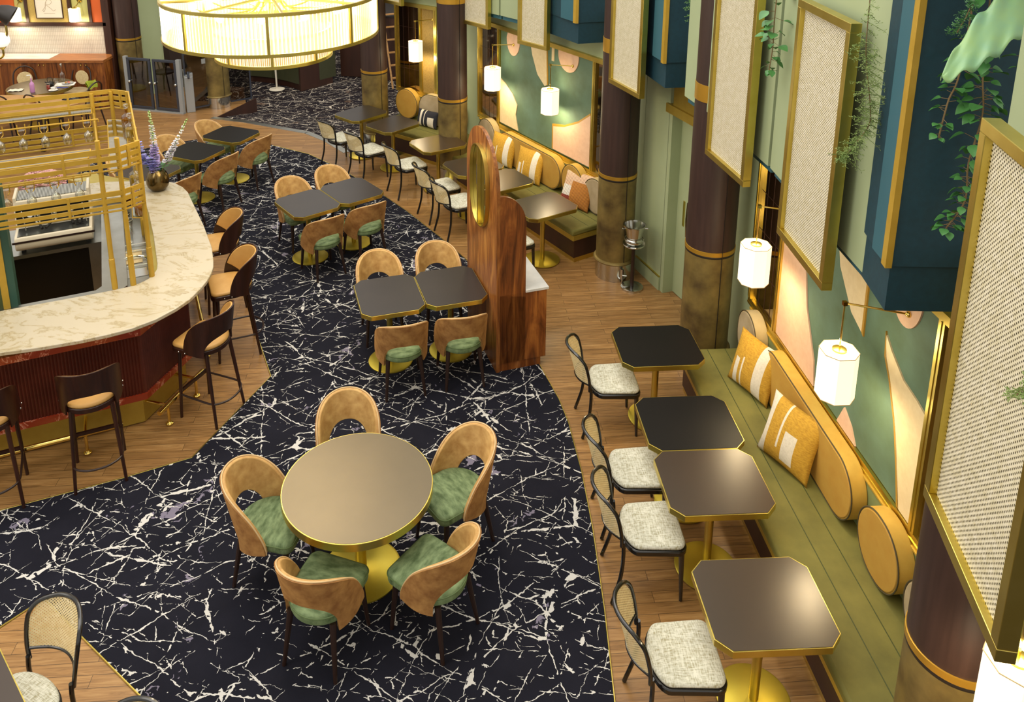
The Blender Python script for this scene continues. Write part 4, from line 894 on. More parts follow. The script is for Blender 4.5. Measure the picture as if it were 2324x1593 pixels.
bpy.data.objects['splash_guard'].location = (-4.12, 8.85, 0); bpy.data.objects['splash_guard'].rotation_euler = (0, 0, R(24))
# pillar at left of bar
pl = thing('bar_pillar', 'olive green pillar with gold edge strip rising at the left end of the counter', 'pillar', (-4.2, 6.72, 0), 24)
MB().box(-1.6, -.10, 0, .14, .1, 2.22).build('green_face', 'oil_green', pl, 0); MB().box(-.10, -.045, -.008, .148, .1, 2.22).build('gold_strip', 'gold_paint', pl, 0); MB().box(-.045, .015, 0, .14, .1, 2.22).build('dark_edge', 'teal_green_edge', pl, 0)
# espresso machine
em = thing('espresso_machine', 'long cream espresso machine with black handles behind the bar', 'espresso machine', (-4.90, 7.93, .90), 24)
pr_ = [(0, .075), (.02, .06), (.10, .045), (.62, .045), (.62, .50), (.30, .50), (.27, .22), (.0, .215), (-.02, .17), (-.015, .10)]
b = MB(); vs = [(.02, y, z) for y, z in pr_] + [(.76, y, z) for y, z in pr_]; n = len(pr_); b.add(vs, [tuple(range(n)), tuple(range(2 * n - 1, n - 1, -1))] + [(i, n + i, n + (i + 1) % n, (i + 1) % n) for i in range(n)]); b.build('machine_body', 'machine_white', em, 30, bevel=.012)
MB().box(.04, .74, .24, .285, .24, .46).build('back_panel', 'fridge_black', em, 0); MB().box(.0, .78, -.024, -.012, .155, .175).build('drip_edge', 'dark_leg', em, 0)
MB().box(.05, .73, .01, .22, .214, .222).build('drip_tray', 'brushed_steel', em, 0)
MB().box(.03, .75, .32, .60, .50, .508).build('cup_rack', 'vent_grid', em, 0); MB().box(.02, .05, .30, .62, .45, .54).build('side_cheek', 'machine_white', em, 0, bevel=.006); MB().box(.73, .76, .30, .62, .45, .54).build('side_cheek', 'machine_white', em, 0, bevel=.006)
for gx, ang in ((.24, 20), (.40, -30), (.56, 10)):
    g = MB().lathe([(.028, .30), (.034, .31), (.034, .37), (.028, .38)], 20, gx, .21).build('group_head', 'steel', em)
    MB().lathe([(.027, .275), (.03, .28), (.03, .30)], 20, gx, .21).build('filter_basket', 'steel', g)
    MB().tube([(gx, .19, .29), (gx + .02 * ang / 20, .12, .285), (gx + .05 * ang / 20, .02, .27)], .011, 8, taper=[.007, .011, .014]).build('filter_handle', 'rubber_black', g)
for gx in (.10, .68): MB().tube([(gx, .20, .42), (gx + .015, .15, .35), (gx + .03, .10, .24)], .005, 8).build('steam_wand', 'steel', em)
MB().lathe([(.03, .0), (.03, .01)], 24).build('pressure_gauge', 'white_ceramic', em).location = (.17, .235, .36); bpy.data.objects['pressure_gauge'].rotation_euler = (R(90), 0, 0)
for gx in (.62, .665): MB().lathe([(.022, .224), (.022, .232), (.008, .236), (.01, .28), (.018, .285), (.018, .292)], 16, gx, .10).build('tamper', 'rubber_black', em)
MB().box(.06, .10, .1, .16, .0, .046).build('foot', 'rubber_black', em, 0); MB().box(.68, .72, .1, .16, .0, .046).build('foot', 'rubber_black', em, 0)
# glasses and bottles on work counter
def tumbler(x, y, z, r, h, label):
    t = thing('glass_tumbler', label, 'glass', (x, y, z)); m = MB(); pf = [(r * .72, 0), (r * .78, .004), (r, h), (r * .95, h), (r * .72, .012), (.004, .010)]; m.lathe(pf, 24, close=False)
    m.build('glass_body', 'clear_glass', t); MB().tube([(r * .98 * math.cos(k / 24 * 6.2832), r * .98 * math.sin(k / 24 * 6.2832), h) for k in range(24)], .003, 6, closed=True).build('glass_rim', 'steel', t); return t
tumbler(-4.09, 8.50, .90, .052, .10, 'faceted glass tumbler on the steel counter, left one'); tumbler(-4.0, 8.63, .90, .052, .10, 'glass jar with steel rim on the counter, right of the tumbler'); tumbler(-4.10, 8.82, .90, .045, .09, 'small faceted glass behind the other two on the steel counter')
def bottle(name, label, x, y, z, r, h, mat, liquid=None, neck=.3, stop=True):
    t = thing(name, label, 'bottle', (x, y, z)); hb = h * (1 - neck)
    MB().lathe([(r * .9, 0), (r, .008), (r, hb * .72), (r * .9, hb * .86), (r * .35, hb), (r * .28, hb + .01), (r * .28, h - .02), (r * .34, h - .018), (r * .34, h)], 24).build('bottle_body', mat, t)
    if liquid: MB().lathe([(r * .88, .006), (r * .93, .012), (r * .93, hb * .6)], 24).build('bottle_liquid', liquid, t)
    if stop: MB().lathe([(r * .22, h - .01), (r * .25, h), (r * .5, h + .015), (r * .5, h + .035), (r * .4, h + .045)], 16).build('stopper', 'clear_glass' if liquid else 'steel', t)
    return t
bottle('swing_bottle', 'clear swing top bottle with dark label on the drain rack', -3.84, 8.28, .905, .036, .24, 'clear_glass', None); 
# vase with delphiniums
vz = thing('flower_vase', 'egg shaped bronze vase standing on the marble counter', 'vase', (-3.85, 9.19, 1.12)); VX, VY, VZ = -3.85, 9.19, 1.12
MB().lathe([(.05, .0), (.085, .012), (.120, .06), (.132, .11), (.126, .165), (.105, .215), (.078, .255), (.070, .262), (.066, .255), (.09, .21)], 48, close=False).build('vase_body', 'bronze_vase', vz); MB().lathe([(.05, 0), (.05, .002)], 32).build('vase_foot', 'bronze_vase', vz)
def stem_flower(label, x, y, z, pts, buds, mats, green=True, cat='flower', leafn=10):
    t = thing('delphinium_stem', label, cat, (x, y, z)); path = tubepath(*pts, n=10); MB().tube(path, .004, 6).build('stem', 'leaf_bright', t)
    N = len(path); groups = {}
    for mname, f0, f1, size, cnt, spread in buds:
        m = groups.setdefault(mname, MB())
        for k in range(cnt):
            f = f0 + (f1 - f0) * (k + .5) / cnt; p = Vector(path[min(N - 1, int(f * (N - 1)))]); a = random.uniform(0, 6.283); s_ = spread * (1.15 - .55 * (f - f0) / max(.01, f1 - f0)); c = p + Vector((math.cos(a) * s_, math.sin(a) * s_, random.uniform(-.008, .008)))
            if size > .011:
                for q in range(5):
                    b_ = q * 1.2566 + a; e = Vector((math.cos(b_), math.sin(b_), .25)) * size; u = Vector((-math.sin(b_), math.cos(b_), random.uniform(-.3, .3))) * size * .62
                    m.add([tuple(c), tuple(c + e * .6 + u), tuple(c + e * 1.1), tuple(c + e * .6 - u)], [(0, 1, 2, 3)])
            else: m.ball(c, size, 6, 5)
    for i, (mname, m) in enumerate(groups.items()): m.build('blossoms' if 'green' not in mname else 'buds', mname, t, 60)
    lf = MB()
    for k in range(leafn):
        p = Vector(path[random.randint(1, int(N * .35))]); a = random.uniform(0, 6.283); L = random.uniform(.05, .10); d = Vector((math.cos(a), math.sin(a), random.uniform(-.2, .5))) * L; u = Vector((-math.sin(a), math.cos(a), 0)) * L * .13
        for sp in (-.5, 0, .5): dd = Matrix.Rotation(sp, 3, 'Z') @ d; lf.add([tuple(p), tuple(p + dd * .55 + u), tuple(p + dd), tuple(p + dd * .55 - u)], [(0, 1, 2, 3)])
    lf.build('leaves', 'leaf_green', t, 0); return t
stem_flower('tall upright delphinium, lilac below and white buds at the tip', VX, VY, VZ, [(0, 0, .1), (-.01, 0, .4), (0, -.01, .7), (-.01, -.03, .99)], [('delphinium_lilac', .22, .52, .028, 90, .04), ('flower_white', .48, .80, .015, 70, .028), ('bud_green', .60, .99, .008, 70, .02)], None)
stem_flower('white dark-eyed delphinium spray leaning right from the vase', VX, VY, VZ, [(0.02, 0, .2), (.14, -.01, .38), (.27, -.06, .60), (.46, -.12, .93)], [('flower_white', .30, .72, .026, 60, .028), ('flower_dark', .30, .72, .006, 26, .03), ('flower_white', .70, .90, .010, 34, .018), ('bud_green', .85, 1, .007, 24, .012)], None)
stem_flower('blue delphinium leaning left behind the brass rack', VX, VY, VZ, [(0, 0, .2), (-.09, 0, .33), (-.17, 0, .45), (-.2, .02, .62)], [('delphinium_blue', .25, .95, .028, 90, .045)], None)
stem_flower('short blue delphinium low at the front of the vase', VX, VY, VZ, [(0, -.02, .2), (-.02, -.04, .32), (-.05, -.05, .45)], [('delphinium_blue', .2, .9, .026, 50, .04), ('delphinium_lilac', 0, .4, .024, 24, .04)], None)
hv = thing('hydrangea_bowl', 'pink hydrangea in a round bronze bowl behind the brass rack', 'flowers', (-5.05, 8.9, 1.12))
MB().lathe([(.06, 0), (.14, .03), (.17, .09), (.15, .15), (.13, .16)], 36).build('bowl', 'bronze_vase', hv)
hy = MB()
for k in range(360):
    a, b_ = random.uniform(0, 6.283), random.uniform(-.2, 1.4); c = Vector((math.cos(a) * math.cos(b_) * .24, math.sin(a) * math.cos(b_) * .20, .20 + math.sin(b_) * .15))
    for q in range(4): t = q * 1.57 + a; e = Vector((math.cos(t), math.sin(t), .3)) * .024; u = Vector((-math.sin(t), math.cos(t), .2)) * .014; hy.add([tuple(c), tuple(c + e * .6 + u), tuple(c + e), tuple(c + e * .6 - u)], [(0, 1, 2, 3)])
hy.build('petals', 'hydrangea_pink', hv, 0)
hl = MB()
for k in range(26): a = random.uniform(0, 6.283); c = Vector((math.cos(a) * .16, math.sin(a) * .16, .17)); e = Vector((math.cos(a), math.sin(a), -.1)) * .09; u = Vector((-math.sin(a), math.cos(a), 0)) * .03; hl.add([tuple(c), tuple(c + e * .5 + u), tuple(c + e), tuple(c + e * .5 - u)], [(0, 1, 2, 3)])
hl.build('leaves', 'leaf_green', hv, 0)
# brass rack above the bar
RK = [(-5.64, 5.92), (-3.26, 6.98), (-3.14, 7.15), (-3.87, 8.71), (-4.09, 8.79), (-6.46, 7.73)]
rk = thing('brass_rack', 'large brass bar rack of slatted rails and posts standing over the counter', 'rack', (0, 0, 0))
def rails(zs, pl, closed, name):
    for z, h, w in zs:
        m = MB(); q = pl + ([pl[0]] if closed else [])
        for i in range(len(q) - 1):
            a, b_ = Vector(q[i]), Vector(q[i + 1]); d = (b_ - a).normalized(); nn = Vector((-d.y, d.x)) * w / 2; a2, b2 = a - d * w / 2, b_ + d * w / 2
            m.prism([tuple(a2 - nn), tuple(b2 - nn), tuple(b2 + nn), tuple(a2 + nn)], z - h / 2, z + h / 2)
        m.build(name, 'gold_paint', rk, 0)
rails([(2.455, .048, .014), (2.385, .042, .014), (2.32, .036, .014), (2.272, .012, .02)], RK, False, 'top_rail'); rails([(2.05, .046, .014), (1.985, .040, .014), (1.925, .034, .014), (1.882, .012, .02)], RK, False, 'lower_rail')
for x, y, z0_, z1_ in ((-3.40, 6.93, 1.12, 2.56), (-3.26, 7.0, 1.12, 2.56), (-3.15, 7.16, 1.12, 2.48), (-3.76, 8.47, .9, 2.3), (-3.88, 8.70, 1.12, 2.48), (-4.09, 8.77, .9, 2.46), (-4.26, 8.68, .9, 2.46), (-5.19, 8.26, .9, 2.5)):
    p = MB().tube([(x, y, z0_), (x, y, z1_)], .021, 16).build('post', 'gold_paint', rk)
    MB().lathe([(.026, z0_), (.026, z0_ + .30), (.022, z0_ + .305)], 20, x, y).build('post_sleeve', 'gold_paint', p)
for i in range(len(RK) - 1):
    a, b_ = Vector(RK[i]), Vector(RK[i + 1]); L = (b_ - a).length; d = (b_ - a) / L; k = max(1, int(L / .75))
    for j in range(k):
        p = a + d * (L * (j + .5) / k); nn = Vector((-d.y, d.x)) * .012
        for z0_, z1_ in ((2.27, 2.47), (1.88, 2.065)): MB().prism([tuple(p - d * .011 - nn), tuple(p + d * .011 - nn), tuple(p + d * .011 + nn), tuple(p - d * .011 + nn)], z0_, z1_).build('slat', 'gold_paint', rk, 0)
for nm, quad, z in (('glass_shelf', [(-3.38, 7.06), (-3.26, 7.2), (-3.86, 8.56), (-4.06, 8.56)], 2.20), ('glass_shelf', [(-3.36, 7.36), (-3.23, 7.36), (-3.62, 8.26), (-3.75, 8.26)], 1.62), ('glass_shelf', [(-5.6, 7.85), (-4.18, 8.48), (-4.28, 8.68), (-5.7, 8.05)], 2.30), ('glass_shelf', [(-5.3, 6.42), (-3.62, 7.17), (-3.7, 7.4), (-5.4, 6.65)], 2.30)):
    g = MB().prism(quad, z, z + .008).build(nm, 'pale_glass', rk, 0)
    e = MB()
    for i in range(4):
        a, b_ = quad[i], quad[(i + 1) % 4]; e.tube([(a[0], a[1], z + .004), (b_[0], b_[1], z + .004)], .006, 6)
    e.build('shelf_frame', 'gold_paint', g)
for a, b_ in (((-4.26, 8.68), (-3.40, 6.93)), ((-5.19, 8.26), (-4.35, 6.5))):
    for z in (2.24,): MB().tube([(a[0], a[1], z), (b_[0], b_[1], z)], .010, 8).build('cross_rail', 'gold_paint', rk)
for rowi, (x0, y0, zt, sp) in enumerate(((-4.13, 8.25, 2.28, .2), (-3.82, 7.33, 2.03, .2))):
    p0 = Vector((x0 + .1, y0 + .045)); p1 = p0 - D24 * 1.15
    MB().tube([(p0.x, p0.y, zt + .02), (p1.x, p1.y, zt + .02)], .009, 8).build('glass_rail', 'gold_paint', rk)
    for s_ in (p0, p1): MB().tube([(s_.x, s_.y, zt + .02), (s_.x, s_.y, 2.27)], .006, 8).build('rail_hanger', 'gold_paint', rk)
def wine_glass(label, x, y, z):
    """hanging upside down, foot at z"""
    t = thing('wine_glass', label, 'wine glass', (x, y, z), 24, None)
    MB().lathe([(.036, 0), (.037, -.003), (.006, -.012), (.0045, -.03), (.0045, -.085), (.012, -.095), (.036, -.12), (.043, -.15), (.040, -.18), (.032, -.205), (.031, -.205), (.038, -.18), (.041, -.15), (.034, -.122), (.008, -.099)], 20, close=False).build('glass_bowl', 'clear_glass', t)
    return t
def hooks(x, y, z):
    for sx in (-1, 1):
        MB().tube([(x + sx * .035 * .9135, y + sx * .035 * .407, z + .06), (x + sx * .035 * .9135, y + sx * .035 * .407, z - .03), (x + sx * .02 * .9135 + .03 * .407, y + sx * .02 * .407 - .03 * .9135, z - .045)], .005, 6).build('glass_hook', 'gold_paint', rk)
wg = wine_glass('x', 0, 0, 0); reg(wg); first = True
RN = ['rightmost', 'second from the right', 'third from the right', 'fourth from the right', 'fifth from the right']
for row, (x0, y0, zt, cnt) in enumerate(((-4.13, 8.25, 2.28, 5), (-3.82, 7.33, 2.03, 4))):
    for k in range(cnt):
        x, y = x0 - D24.x * .2 * k, y0 - D24.y * .2 * k; lab = 'wine glass hanging in the %s row of the rack, %s' % (('upper back', 'lower front')[row], RN[k])
        if first: wg.location = (x, y, zt); wg['label'] = lab; wg['group'] = 'wine glasses hanging in the brass rack'; first = False
        else: dup(wg, (x, y, zt), 24, lab, 'wine glasses hanging in the brass rack')
        hooks(x, y, zt)
        x2, y2 = x + N24.x * .07, y + N24.y * .07
BT = [(-3.30, 7.42, 1.63, 'amber_glass', 'amber_liquid', 'amber decanter with crystal stopper, nearest the rack corner post'), (-3.37, 7.57, 1.63, 'clear_glass', 'amber_liquid', 'second decanter behind the corner post, amber inside'), (-3.44, 7.72, 1.63, 'clear_glass', 'amber_liquid', 'third decanter of the shelf row, stopper up'), (-3.51, 7.87, 1.63, 'clear_glass', 'red_liquid', 'decanter holding red liquor on the lower glass shelf'), (-3.58, 8.02, 2.21, 'clear_glass', 'amber_liquid', 'round amber decanter on the upper glass shelf, nearer one'), (-3.74, 8.32, 2.21, 'amber_glass', 'amber_liquid', 'round amber decanter on the upper glass shelf, farther one'), (-3.66, 8.17, 1.63, 'clear_glass', 'amber_liquid', 'farthest decanter on the lower glass shelf')]
for x, y, z, m1, m2, lab in BT: bottle('decanter', lab, x, y, z, .055, .20, m1, m2, .28)

# ------------------------------------------------------------ chandelier
ch = thing('chandelier', 'large two-tier glowing ribbed glass drum chandelier with brass rings', 'chandelier', (-1.96, 7.57, 0))
def ribs(r, z0, z1, n, name, mat):
    m = MB(); pr = []
    for i in range(n * 2): a = math.pi * i / n; rr = r + (.006 if i % 2 else -.006); pr.append((rr * math.cos(a), rr * math.sin(a)))
    N = len(pr); m.add([(x, y, z) for z in (z0, z1) for x, y in pr], [(i, (i + 1) % N, N + (i + 1) % N, N + i) for i in range(N)]); return m.build(name, mat, ch, 0, solid=0)
k = NT('rib_glass'); geo = k.n('ShaderNodeNewGeometry'); c = k.coord(); sp = k.n('ShaderNodeSeparateXYZ'); k.l(c, sp.inputs[0])
at = k.math('ARCTAN2', sp.outputs[1], sp.outputs[0]); st = k.math('SINE', k.math('MULTIPLY', at, 180)); stv = k.ramp(st, [(.1, (.42, .31, .15)), (.75, (1, .93, .76))])
k.set(Base_Color=stv, Roughness=.25); k.l(stv, k.b.inputs['Emission Color']); k.b.inputs['Emission Strength'].default_value = 2.1
tr = k.n('ShaderNodeBsdfTransparent'); mx = k.n('ShaderNodeMixShader'); mx.inputs[0].default_value = .82; k.l(tr.outputs[0], mx.inputs[1]); k.l(k.b.outputs[0], mx.inputs[2]); k.l(mx.outputs[0], k.out.inputs[0]); MT['rib_glass'] = k.m; m2_ = k.m.copy(); m2_.node_tree.nodes['Principled BSDF'].inputs['Emission Strength'].default_value = .55; MT['rib_glass_low'] = m2_
def ringprof(r, z0, z1, t=.016): return MB().lathe([(r, z0), (r + t, z0), (r + t, z1), (r, z1), (r - .004, z1), (r - .004, z0)], 96, close=False)
for tier, (r, z0, z1, n) in enumerate(((.955, 3.41, 3.73, 170), (.52, 3.195, 3.42, 90))):
    ribs(r, z0, z1, n, 'ribbed_glass_drum', ('rib_glass', 'rib_glass_low')[tier])
    ringprof(r, z0 - .025, z0 + .005).build('lower_ring', 'brass', ch); ringprof(r, z1 - .005, z1 + .025).build('upper_ring', 'brass', ch)
    for k_ in range(8): a = R(45 * k_ + 12); MB().box(r - .004, r + .018, -.012, .012, z0, z1).build('upright', 'brass', ch, 0).rotation_euler = (0, 0, a)
for k_ in range(4): a = R(45 * k_ + 20); MB().tube([(-.95 * math.cos(a), -.95 * math.sin(a), 3.73), (.95 * math.cos(a), .95 * math.sin(a), 3.73)], .014, 8).build('spoke', 'brass', ch)
MB().tube([(0, 0, 3.55), (0, 0, 7.2)], .02, 12).build('stem', 'brass', ch); MB().lathe([(.10, 3.68), (.13, 3.70), (.13, 3.76), (.05, 3.80)], 32).build('hub', 'brass', ch)
for k_ in range(12):
    a = R(30 * k_ + 7); ca, sa = math.cos(a), math.sin(a); MB().tube(tubepath((.1 * ca, .1 * sa, 3.70), (.2 * ca, .2 * sa, 3.60), (.5 * ca, .5 * sa, 3.58), (.68 * ca, .68 * sa, 3.62)), .008, 8).build('lamp_arm', 'brass', ch); MB().ball((.70 * ca, .70 * sa, 3.65), .035, 12, 8).build('bulb', 'bulb_glow', ch)
for k_ in range(4): a = R(90 * k_ + 30); point('chandelier_light', (.55 * math.cos(a), .55 * math.sin(a), 3.6), 22, (1, .86, .62), .12, ch)
point('chandelier_light', (0, 0, 3.2), 22, (1, .86, .62), .3, ch)

# ------------------------------------------------------------ left back room
struct(MB().box(-13, -7.36, 16.3, 16.45, 0, 3.4).build('wall_left_back', 'light_olive', smooth=0))
struct(MB().box(-13, -7.50, 16.27, 16.3, 1.0, 1.57).build('wall_tiles', 'tile_grid', smooth=0))
fr = MB(); fr.box(-13, -7.50, 16.22, 16.3, 1.57, 1.64)
for x in (-8.96, -9.02): pass
for x in (-9.05, -8.20, -7.80): fr.box(x - .03, x + .03, 16.24, 16.3, 1.64, 3.4)
fr.box(-7.56, -7.42, 16.22, 16.34, 0, 3.4); struct(fr.build('trim_60', 'dark_brown', smooth=0))
struct(MB().box(-7.40, -7.36, 16.1, 16.4, 0, 3.4).build('trim_61', 'dark_brown', smooth=0))
for x0, x1, mt, nm in ((-9.02, -8.23, 'gold_weave', 'weave_panel'), (-7.77, -7.56, 'orange_panel', 'orange_panel'), (-9.9, -9.3, 'orange_panel', 'orange_panel')):
    tag(MB().box(x0, x1, 16.262, 16.298, 1.64, 3.3).build(nm, mt, smooth=0), {'weave_panel': 'gold woven wall panel behind the framed print', 'orange_panel': 'orange wall panel %s' % ('right of the far wall lamp' if x0 > -8 else 'at the far left behind the black shade')}[nm], 'wall panel')
pf = thing('framed_print', 'framed cream print with a faint swirling monogram on the far wall', 'picture', (-8.60, 16.25, 1.72))
m = MB(); frame_rect(m, -.27, .27, 0, .75, .014, -.012, .02); m.build('picture_frame', 'dark_brown', pf, 0); MB().box(-.26, .26, -.004, .0, .01, .74).build('print', 'paper', pf, 0)
sw = tubepath((-.12, -.006, .17), (-.06, -.006, .25), (-.03, -.006, .36), (.03, -.006, .38), (.07, -.006, .33), (.02, -.006, .28), (-.04, -.006, .27), (.04, -.006, .20), (.09, -.006, .15), (.13, -.006, .18), n=8)
sw2 = tubepath((-.02, -.006, .37), (-.06, -.006, .30), (-.07, -.006, .20), (-.10, -.006, .14), (-.13, -.006, .17), n=8)
q = MB(); q.tube(sw, .0022, 5); q.build('monogram', 'pencil', pf); MB().tube(sw2, .0022, 5).build('monogram', 'pencil', pf); MB().box(-.11, .11, -.006, -.003, .10, .103).build('underline', 'pencil', pf, 0)
def far_lamp(x, label):
    l = thing('wall_lamp', label, 'lamp', (x, 16.3, 0)); MB().tube([(0, 0, 2.08), (0, -.02, 2.08)], .05, 16).build('wall_plate', 'polished_brass', l); MB().tube([(0, -.02, 2.08), (0, -.14, 2.0), (-.03, -.2, 1.97)], .008, 8).build('arm', 'polished_brass', l)
    o8 = octo(.20, .20, .055); n = 8; sh = MB(); sh.add([(a - .03, b_ - .2, z) for z in (1.69, 1.95) for a, b_ in o8], [(i, (i + 1) % n, n + (i + 1) % n, n + i) for i in range(n)] + [tuple(range(n, 2 * n))]); sh.build('lamp_shade', 'shade_glow', l, 0)
    MB().lathe([(.05, 1.95), (.05, 1.965)], 20, -.03, -.2).build('cap_disc', 'polished_brass', l); point('lamp_bulb', (-.03, -.2, 1.66), 6, (1, .84, .6), .05, l)
far_lamp(-8.0, 'octagonal wall lamp right of the framed print on the far wall'); far_lamp(-9.17, 'octagonal wall lamp left of the framed print, partly behind the black shade')
sb = thing('sideboard', 'long walnut sideboard with small brass knobs against the tiled far wall', 'sideboard', (-7.40, 16.27, 0))
MB().box(-5, 0, -.53, 0, .02, .95).build('sideboard_body', 'walnut_red', sb, 0); MB().prism([(-5, -.56), (-.0, -.56), (.02, 0), (-5, 0)], .95, 1.0).build('sideboard_top', 'walnut_top', sb, 0)
MB().box(-2.3, -1.10, -.45, -.03, 1.0, 1.006).build('stone_inlay', 'marble_white', sb, 0)
for x in (-.30, -.40, -1.22, -1.12, -2.05, -1.95, -2.88, -2.78): MB().ball((x - .05, -.545, .90), .014, 10, 6).build('knob', 'polished_brass', sb)
for x in (-.76, -1.60, -2.45): MB().box(x - .002, x + .002, -.533, -.53, .04, .94).build('door_gap', 'black_trim', sb, 0)
# far round table and its chairs
rt = thing('cafe_table', 'round bronze topped cafe table with breakfast things before the walnut sideboard', 'table', (-8.18, 14.80, 0)); MB().lathe([(.30, .0), (.30, .014), (.03, .02)], 40).build('base_disc', 'brass_base', rt); MB().lathe([(.035, .01), (.035, .70)], 20).build('pole', 'brass', rt)
MB().lathe([(.56, .69), (.56, .745)], 64).build('tabletop_rim', 'brass', rt); MB().lathe([(.552, .744), (.552, .7465)], 64).build('tabletop', 'tabletop_round_sheen', rt)
def bistro_chair(label, solid=False):
    t = thing('bistro_chair', label, 'chair'); MB().lathe([(.20, .43), (.215, .44), (.215, .47), (.20, .48)], 32).build('seat', 'grey_velvet' if not solid else 'dark_leg', t)
    arch = tubepath((-.19, -.16, .46), (-.20, -.20, .62), (-.17, -.25, .80), (-.08, -.28, .88), (0, -.285, .895), (.08, -.28, .88), (.17, -.25, .80), (.20, -.20, .62), (.19, -.16, .46)); MB().tube(arch, .014, 8).build('back_frame', 'dark_leg', t)
    pts = [(.135 * math.cos(a / 24 * 6.2832), -.235 - .0 * a, .66 + .14 * math.sin(a / 24 * 6.2832)) for a in range(24)]; MB().add(pts, [tuple(range(24))]).build('back_panel', 'walnut' if solid else 'cane_chair', t, 0, solid=.012)
    for sx in (-1, 1): leg_mb(sx * .14, .14, .44, sx * .18, .18, 0, .016, .012).build('leg', 'dark_leg', t); leg_mb(sx * .16, -.15, .46, sx * .19, -.24, 0, .016, .012).build('leg', 'dark_leg', t)
    return t
for x, y, rz, sol, lab in ((-8.78, 15.42, 214, False, 'cane oval-back bistro chair at back left of the breakfast table'), (-7.88, 15.48, 172, False, 'cane oval-back bistro chair at back right of the breakfast table'), (-7.72, 14.02, -22, True, 'dark wood-backed bistro chair in front of the breakfast table'), (-7.30, 14.62, 75, True, 'bistro chair at right of the breakfast table with a lime towel on it'), (-8.50, 13.98, 20, True, 'dark bistro chair in front left of the breakfast table'), (-9.0, 14.3, -60, True, 'dark bistro chair cut by the left edge near the breakfast table')):
    c_ = bistro_chair(lab, sol); c_.location = (x, y, 0); c_.rotation_euler = (0, 0, R(rz))
tw = MB().grid(lambda u, v: (.02 * math.sin(v * 9) + (-.10 + .2 * u), -.0 + .035 * math.sin(u * 7) + (.03 if v > .5 else -.0) * 1, .20 - abs(v - .5) * .36), 10, 14).build('towel', 'lime_towel', smooth=60, solid=.006); tw.location = (-7.13, 14.62, .71); tw.rotation_euler = (0, 0, R(60)); tag(tw, 'lime green cloth hanging over the back of a bistro chair', 'cloth')
TZ = .7465
b = bottle('spray_bottle', 'pink liquid pump bottle on the breakfast table', -8.12, 14.42, TZ, .04, .26, 'lilac_liquid', None, .25, False); MB().tube([(0, 0, .25), (0, 0, .30), (-.01, -.01, .32), (-.05, -.04, .32)], .010, 8).build('pump_head', 'white_ceramic', b)
bottle('water_bottle', 'clear swing top water bottle on the breakfast table', -7.92, 15.12, TZ, .042, .30, 'clear_glass', None, .4)
g = thing('tea_glass', 'glass of red tea on the breakfast table', 'glass', (-7.93, 14.60, TZ)); MB().lathe([(.03, 0), (.034, .11)], 20).build('glass_body', 'clear_glass', g); MB().lathe([(.028, .004), (.031, .07)], 20).build('tea', 'red_drink', g)
tp = thing('teapot', 'small black cast iron teapot on the breakfast table', 'teapot', (-8.0, 14.82, TZ)); MB().lathe([(.04, 0), (.065, .02), (.07, .05), (.055, .08), (.02, .09), (.008, .10)], 24).build('pot_body', 'rubber_black', tp); MB().tube([(-.06, 0, .05), (-.10, 0, .08)], .01, 8).build('spout', 'rubber_black', tp); MB().tube(tubepath((-.05, 0, .08), (-.04, 0, .15), (.04, 0, .15), (.05, 0, .08)), .005, 6).build('pot_handle', 'rubber_black', tp)
cu = thing('coffee_cup', 'white coffee cup on its saucer at the front of the breakfast table', 'cup', (-7.80, 14.52, TZ)); MB().lathe([(.03, 0), (.075, .012), (.078, .016), (.03, .008)], 28).build('saucer', 'white_ceramic', cu); MB().lathe([(.022, .01), (.035, .03), (.04, .065), (.037, .065), (.02, .02)], 24, close=False).build('cup_body', 'white_ceramic', cu); MB().tube(tubepath((.037, 0, .055), (.06, 0, .05), (.058, 0, .03), (.034, 0, .025)), .004, 6).build('cup_handle', 'white_ceramic', cu)
tr_ = thing('breakfast_tray', 'white tray with a plate of pastries on the breakfast table', 'tray', (-7.78, 14.92, TZ), 15); MB().prism(rrect(.34, .22, .03), 0, .01).build('tray_body', 'white_ceramic', tr_); MB().lathe([(.06, .01), (.10, .02), (.10, .024), (.06, .014)], 28, .04, .02).build('plate', 'gate_grey', tr_)
for i, (x, y) in enumerate(((.01, .02), (.05, .05), (.07, .0))): MB().ball((x, y, .033), .022, 10, 6, .6).build('pastry', ('ochre_fabric', 'red_drink', 'salmon')[i], tr_)
wg2 = thing('water_glass', 'stemmed water glass beside the teapot on the breakfast table', 'glass', (-7.86, 14.78, TZ)); MB().lathe([(.03, 0), (.004, .006), (.004, .06), (.035, .09), (.038, .13), (.03, .16)], 20, close=False).build('glass_bowl', 'clear_glass', wg2)
cb = tag(MB().tube(tubepath((0, 0, .006), (.06, .05, .006), (.14, .02, .006), (.20, .06, .006)), .008, 6).build('cable', 'cable_blue'), 'short blue cable lying at the edge of the breakfast table', 'cable'); cb.location = (-7.83, 14.66, TZ)
nk = tag(MB().grid(lambda u, v: (u * .24, v * .15, .006 + .012 * abs(math.sin(u * 8 + v * 5))), 14, 8).build('napkin', 'paper', smooth=60), 'crumpled cream paper napkin on the breakfast table', 'napkin'); nk.location = (-8.58, 14.42, TZ); nk.rotation_euler = (0, 0, R(10))
wd_ = thing('wooden_table', 'light wood table with clipped corner behind the brass rack', 'table', (-7.9, 13.3, 0)); MB().prism([(-1.6, .92), (.15, .94), (.60, .82), (.98, .55), (.55, -.1), (-1.6, -.1)], .71, .75).build('tabletop', 'wood_pale', wd_, 0)
for x, y in ((-1.4, .1), (-1.4, .8), (.4, .1), (.45, .7)): MB().box(x - .03, x + .03, y - .03, y + .03, 0, .71).build('leg', 'dark_leg', wd_, 0)
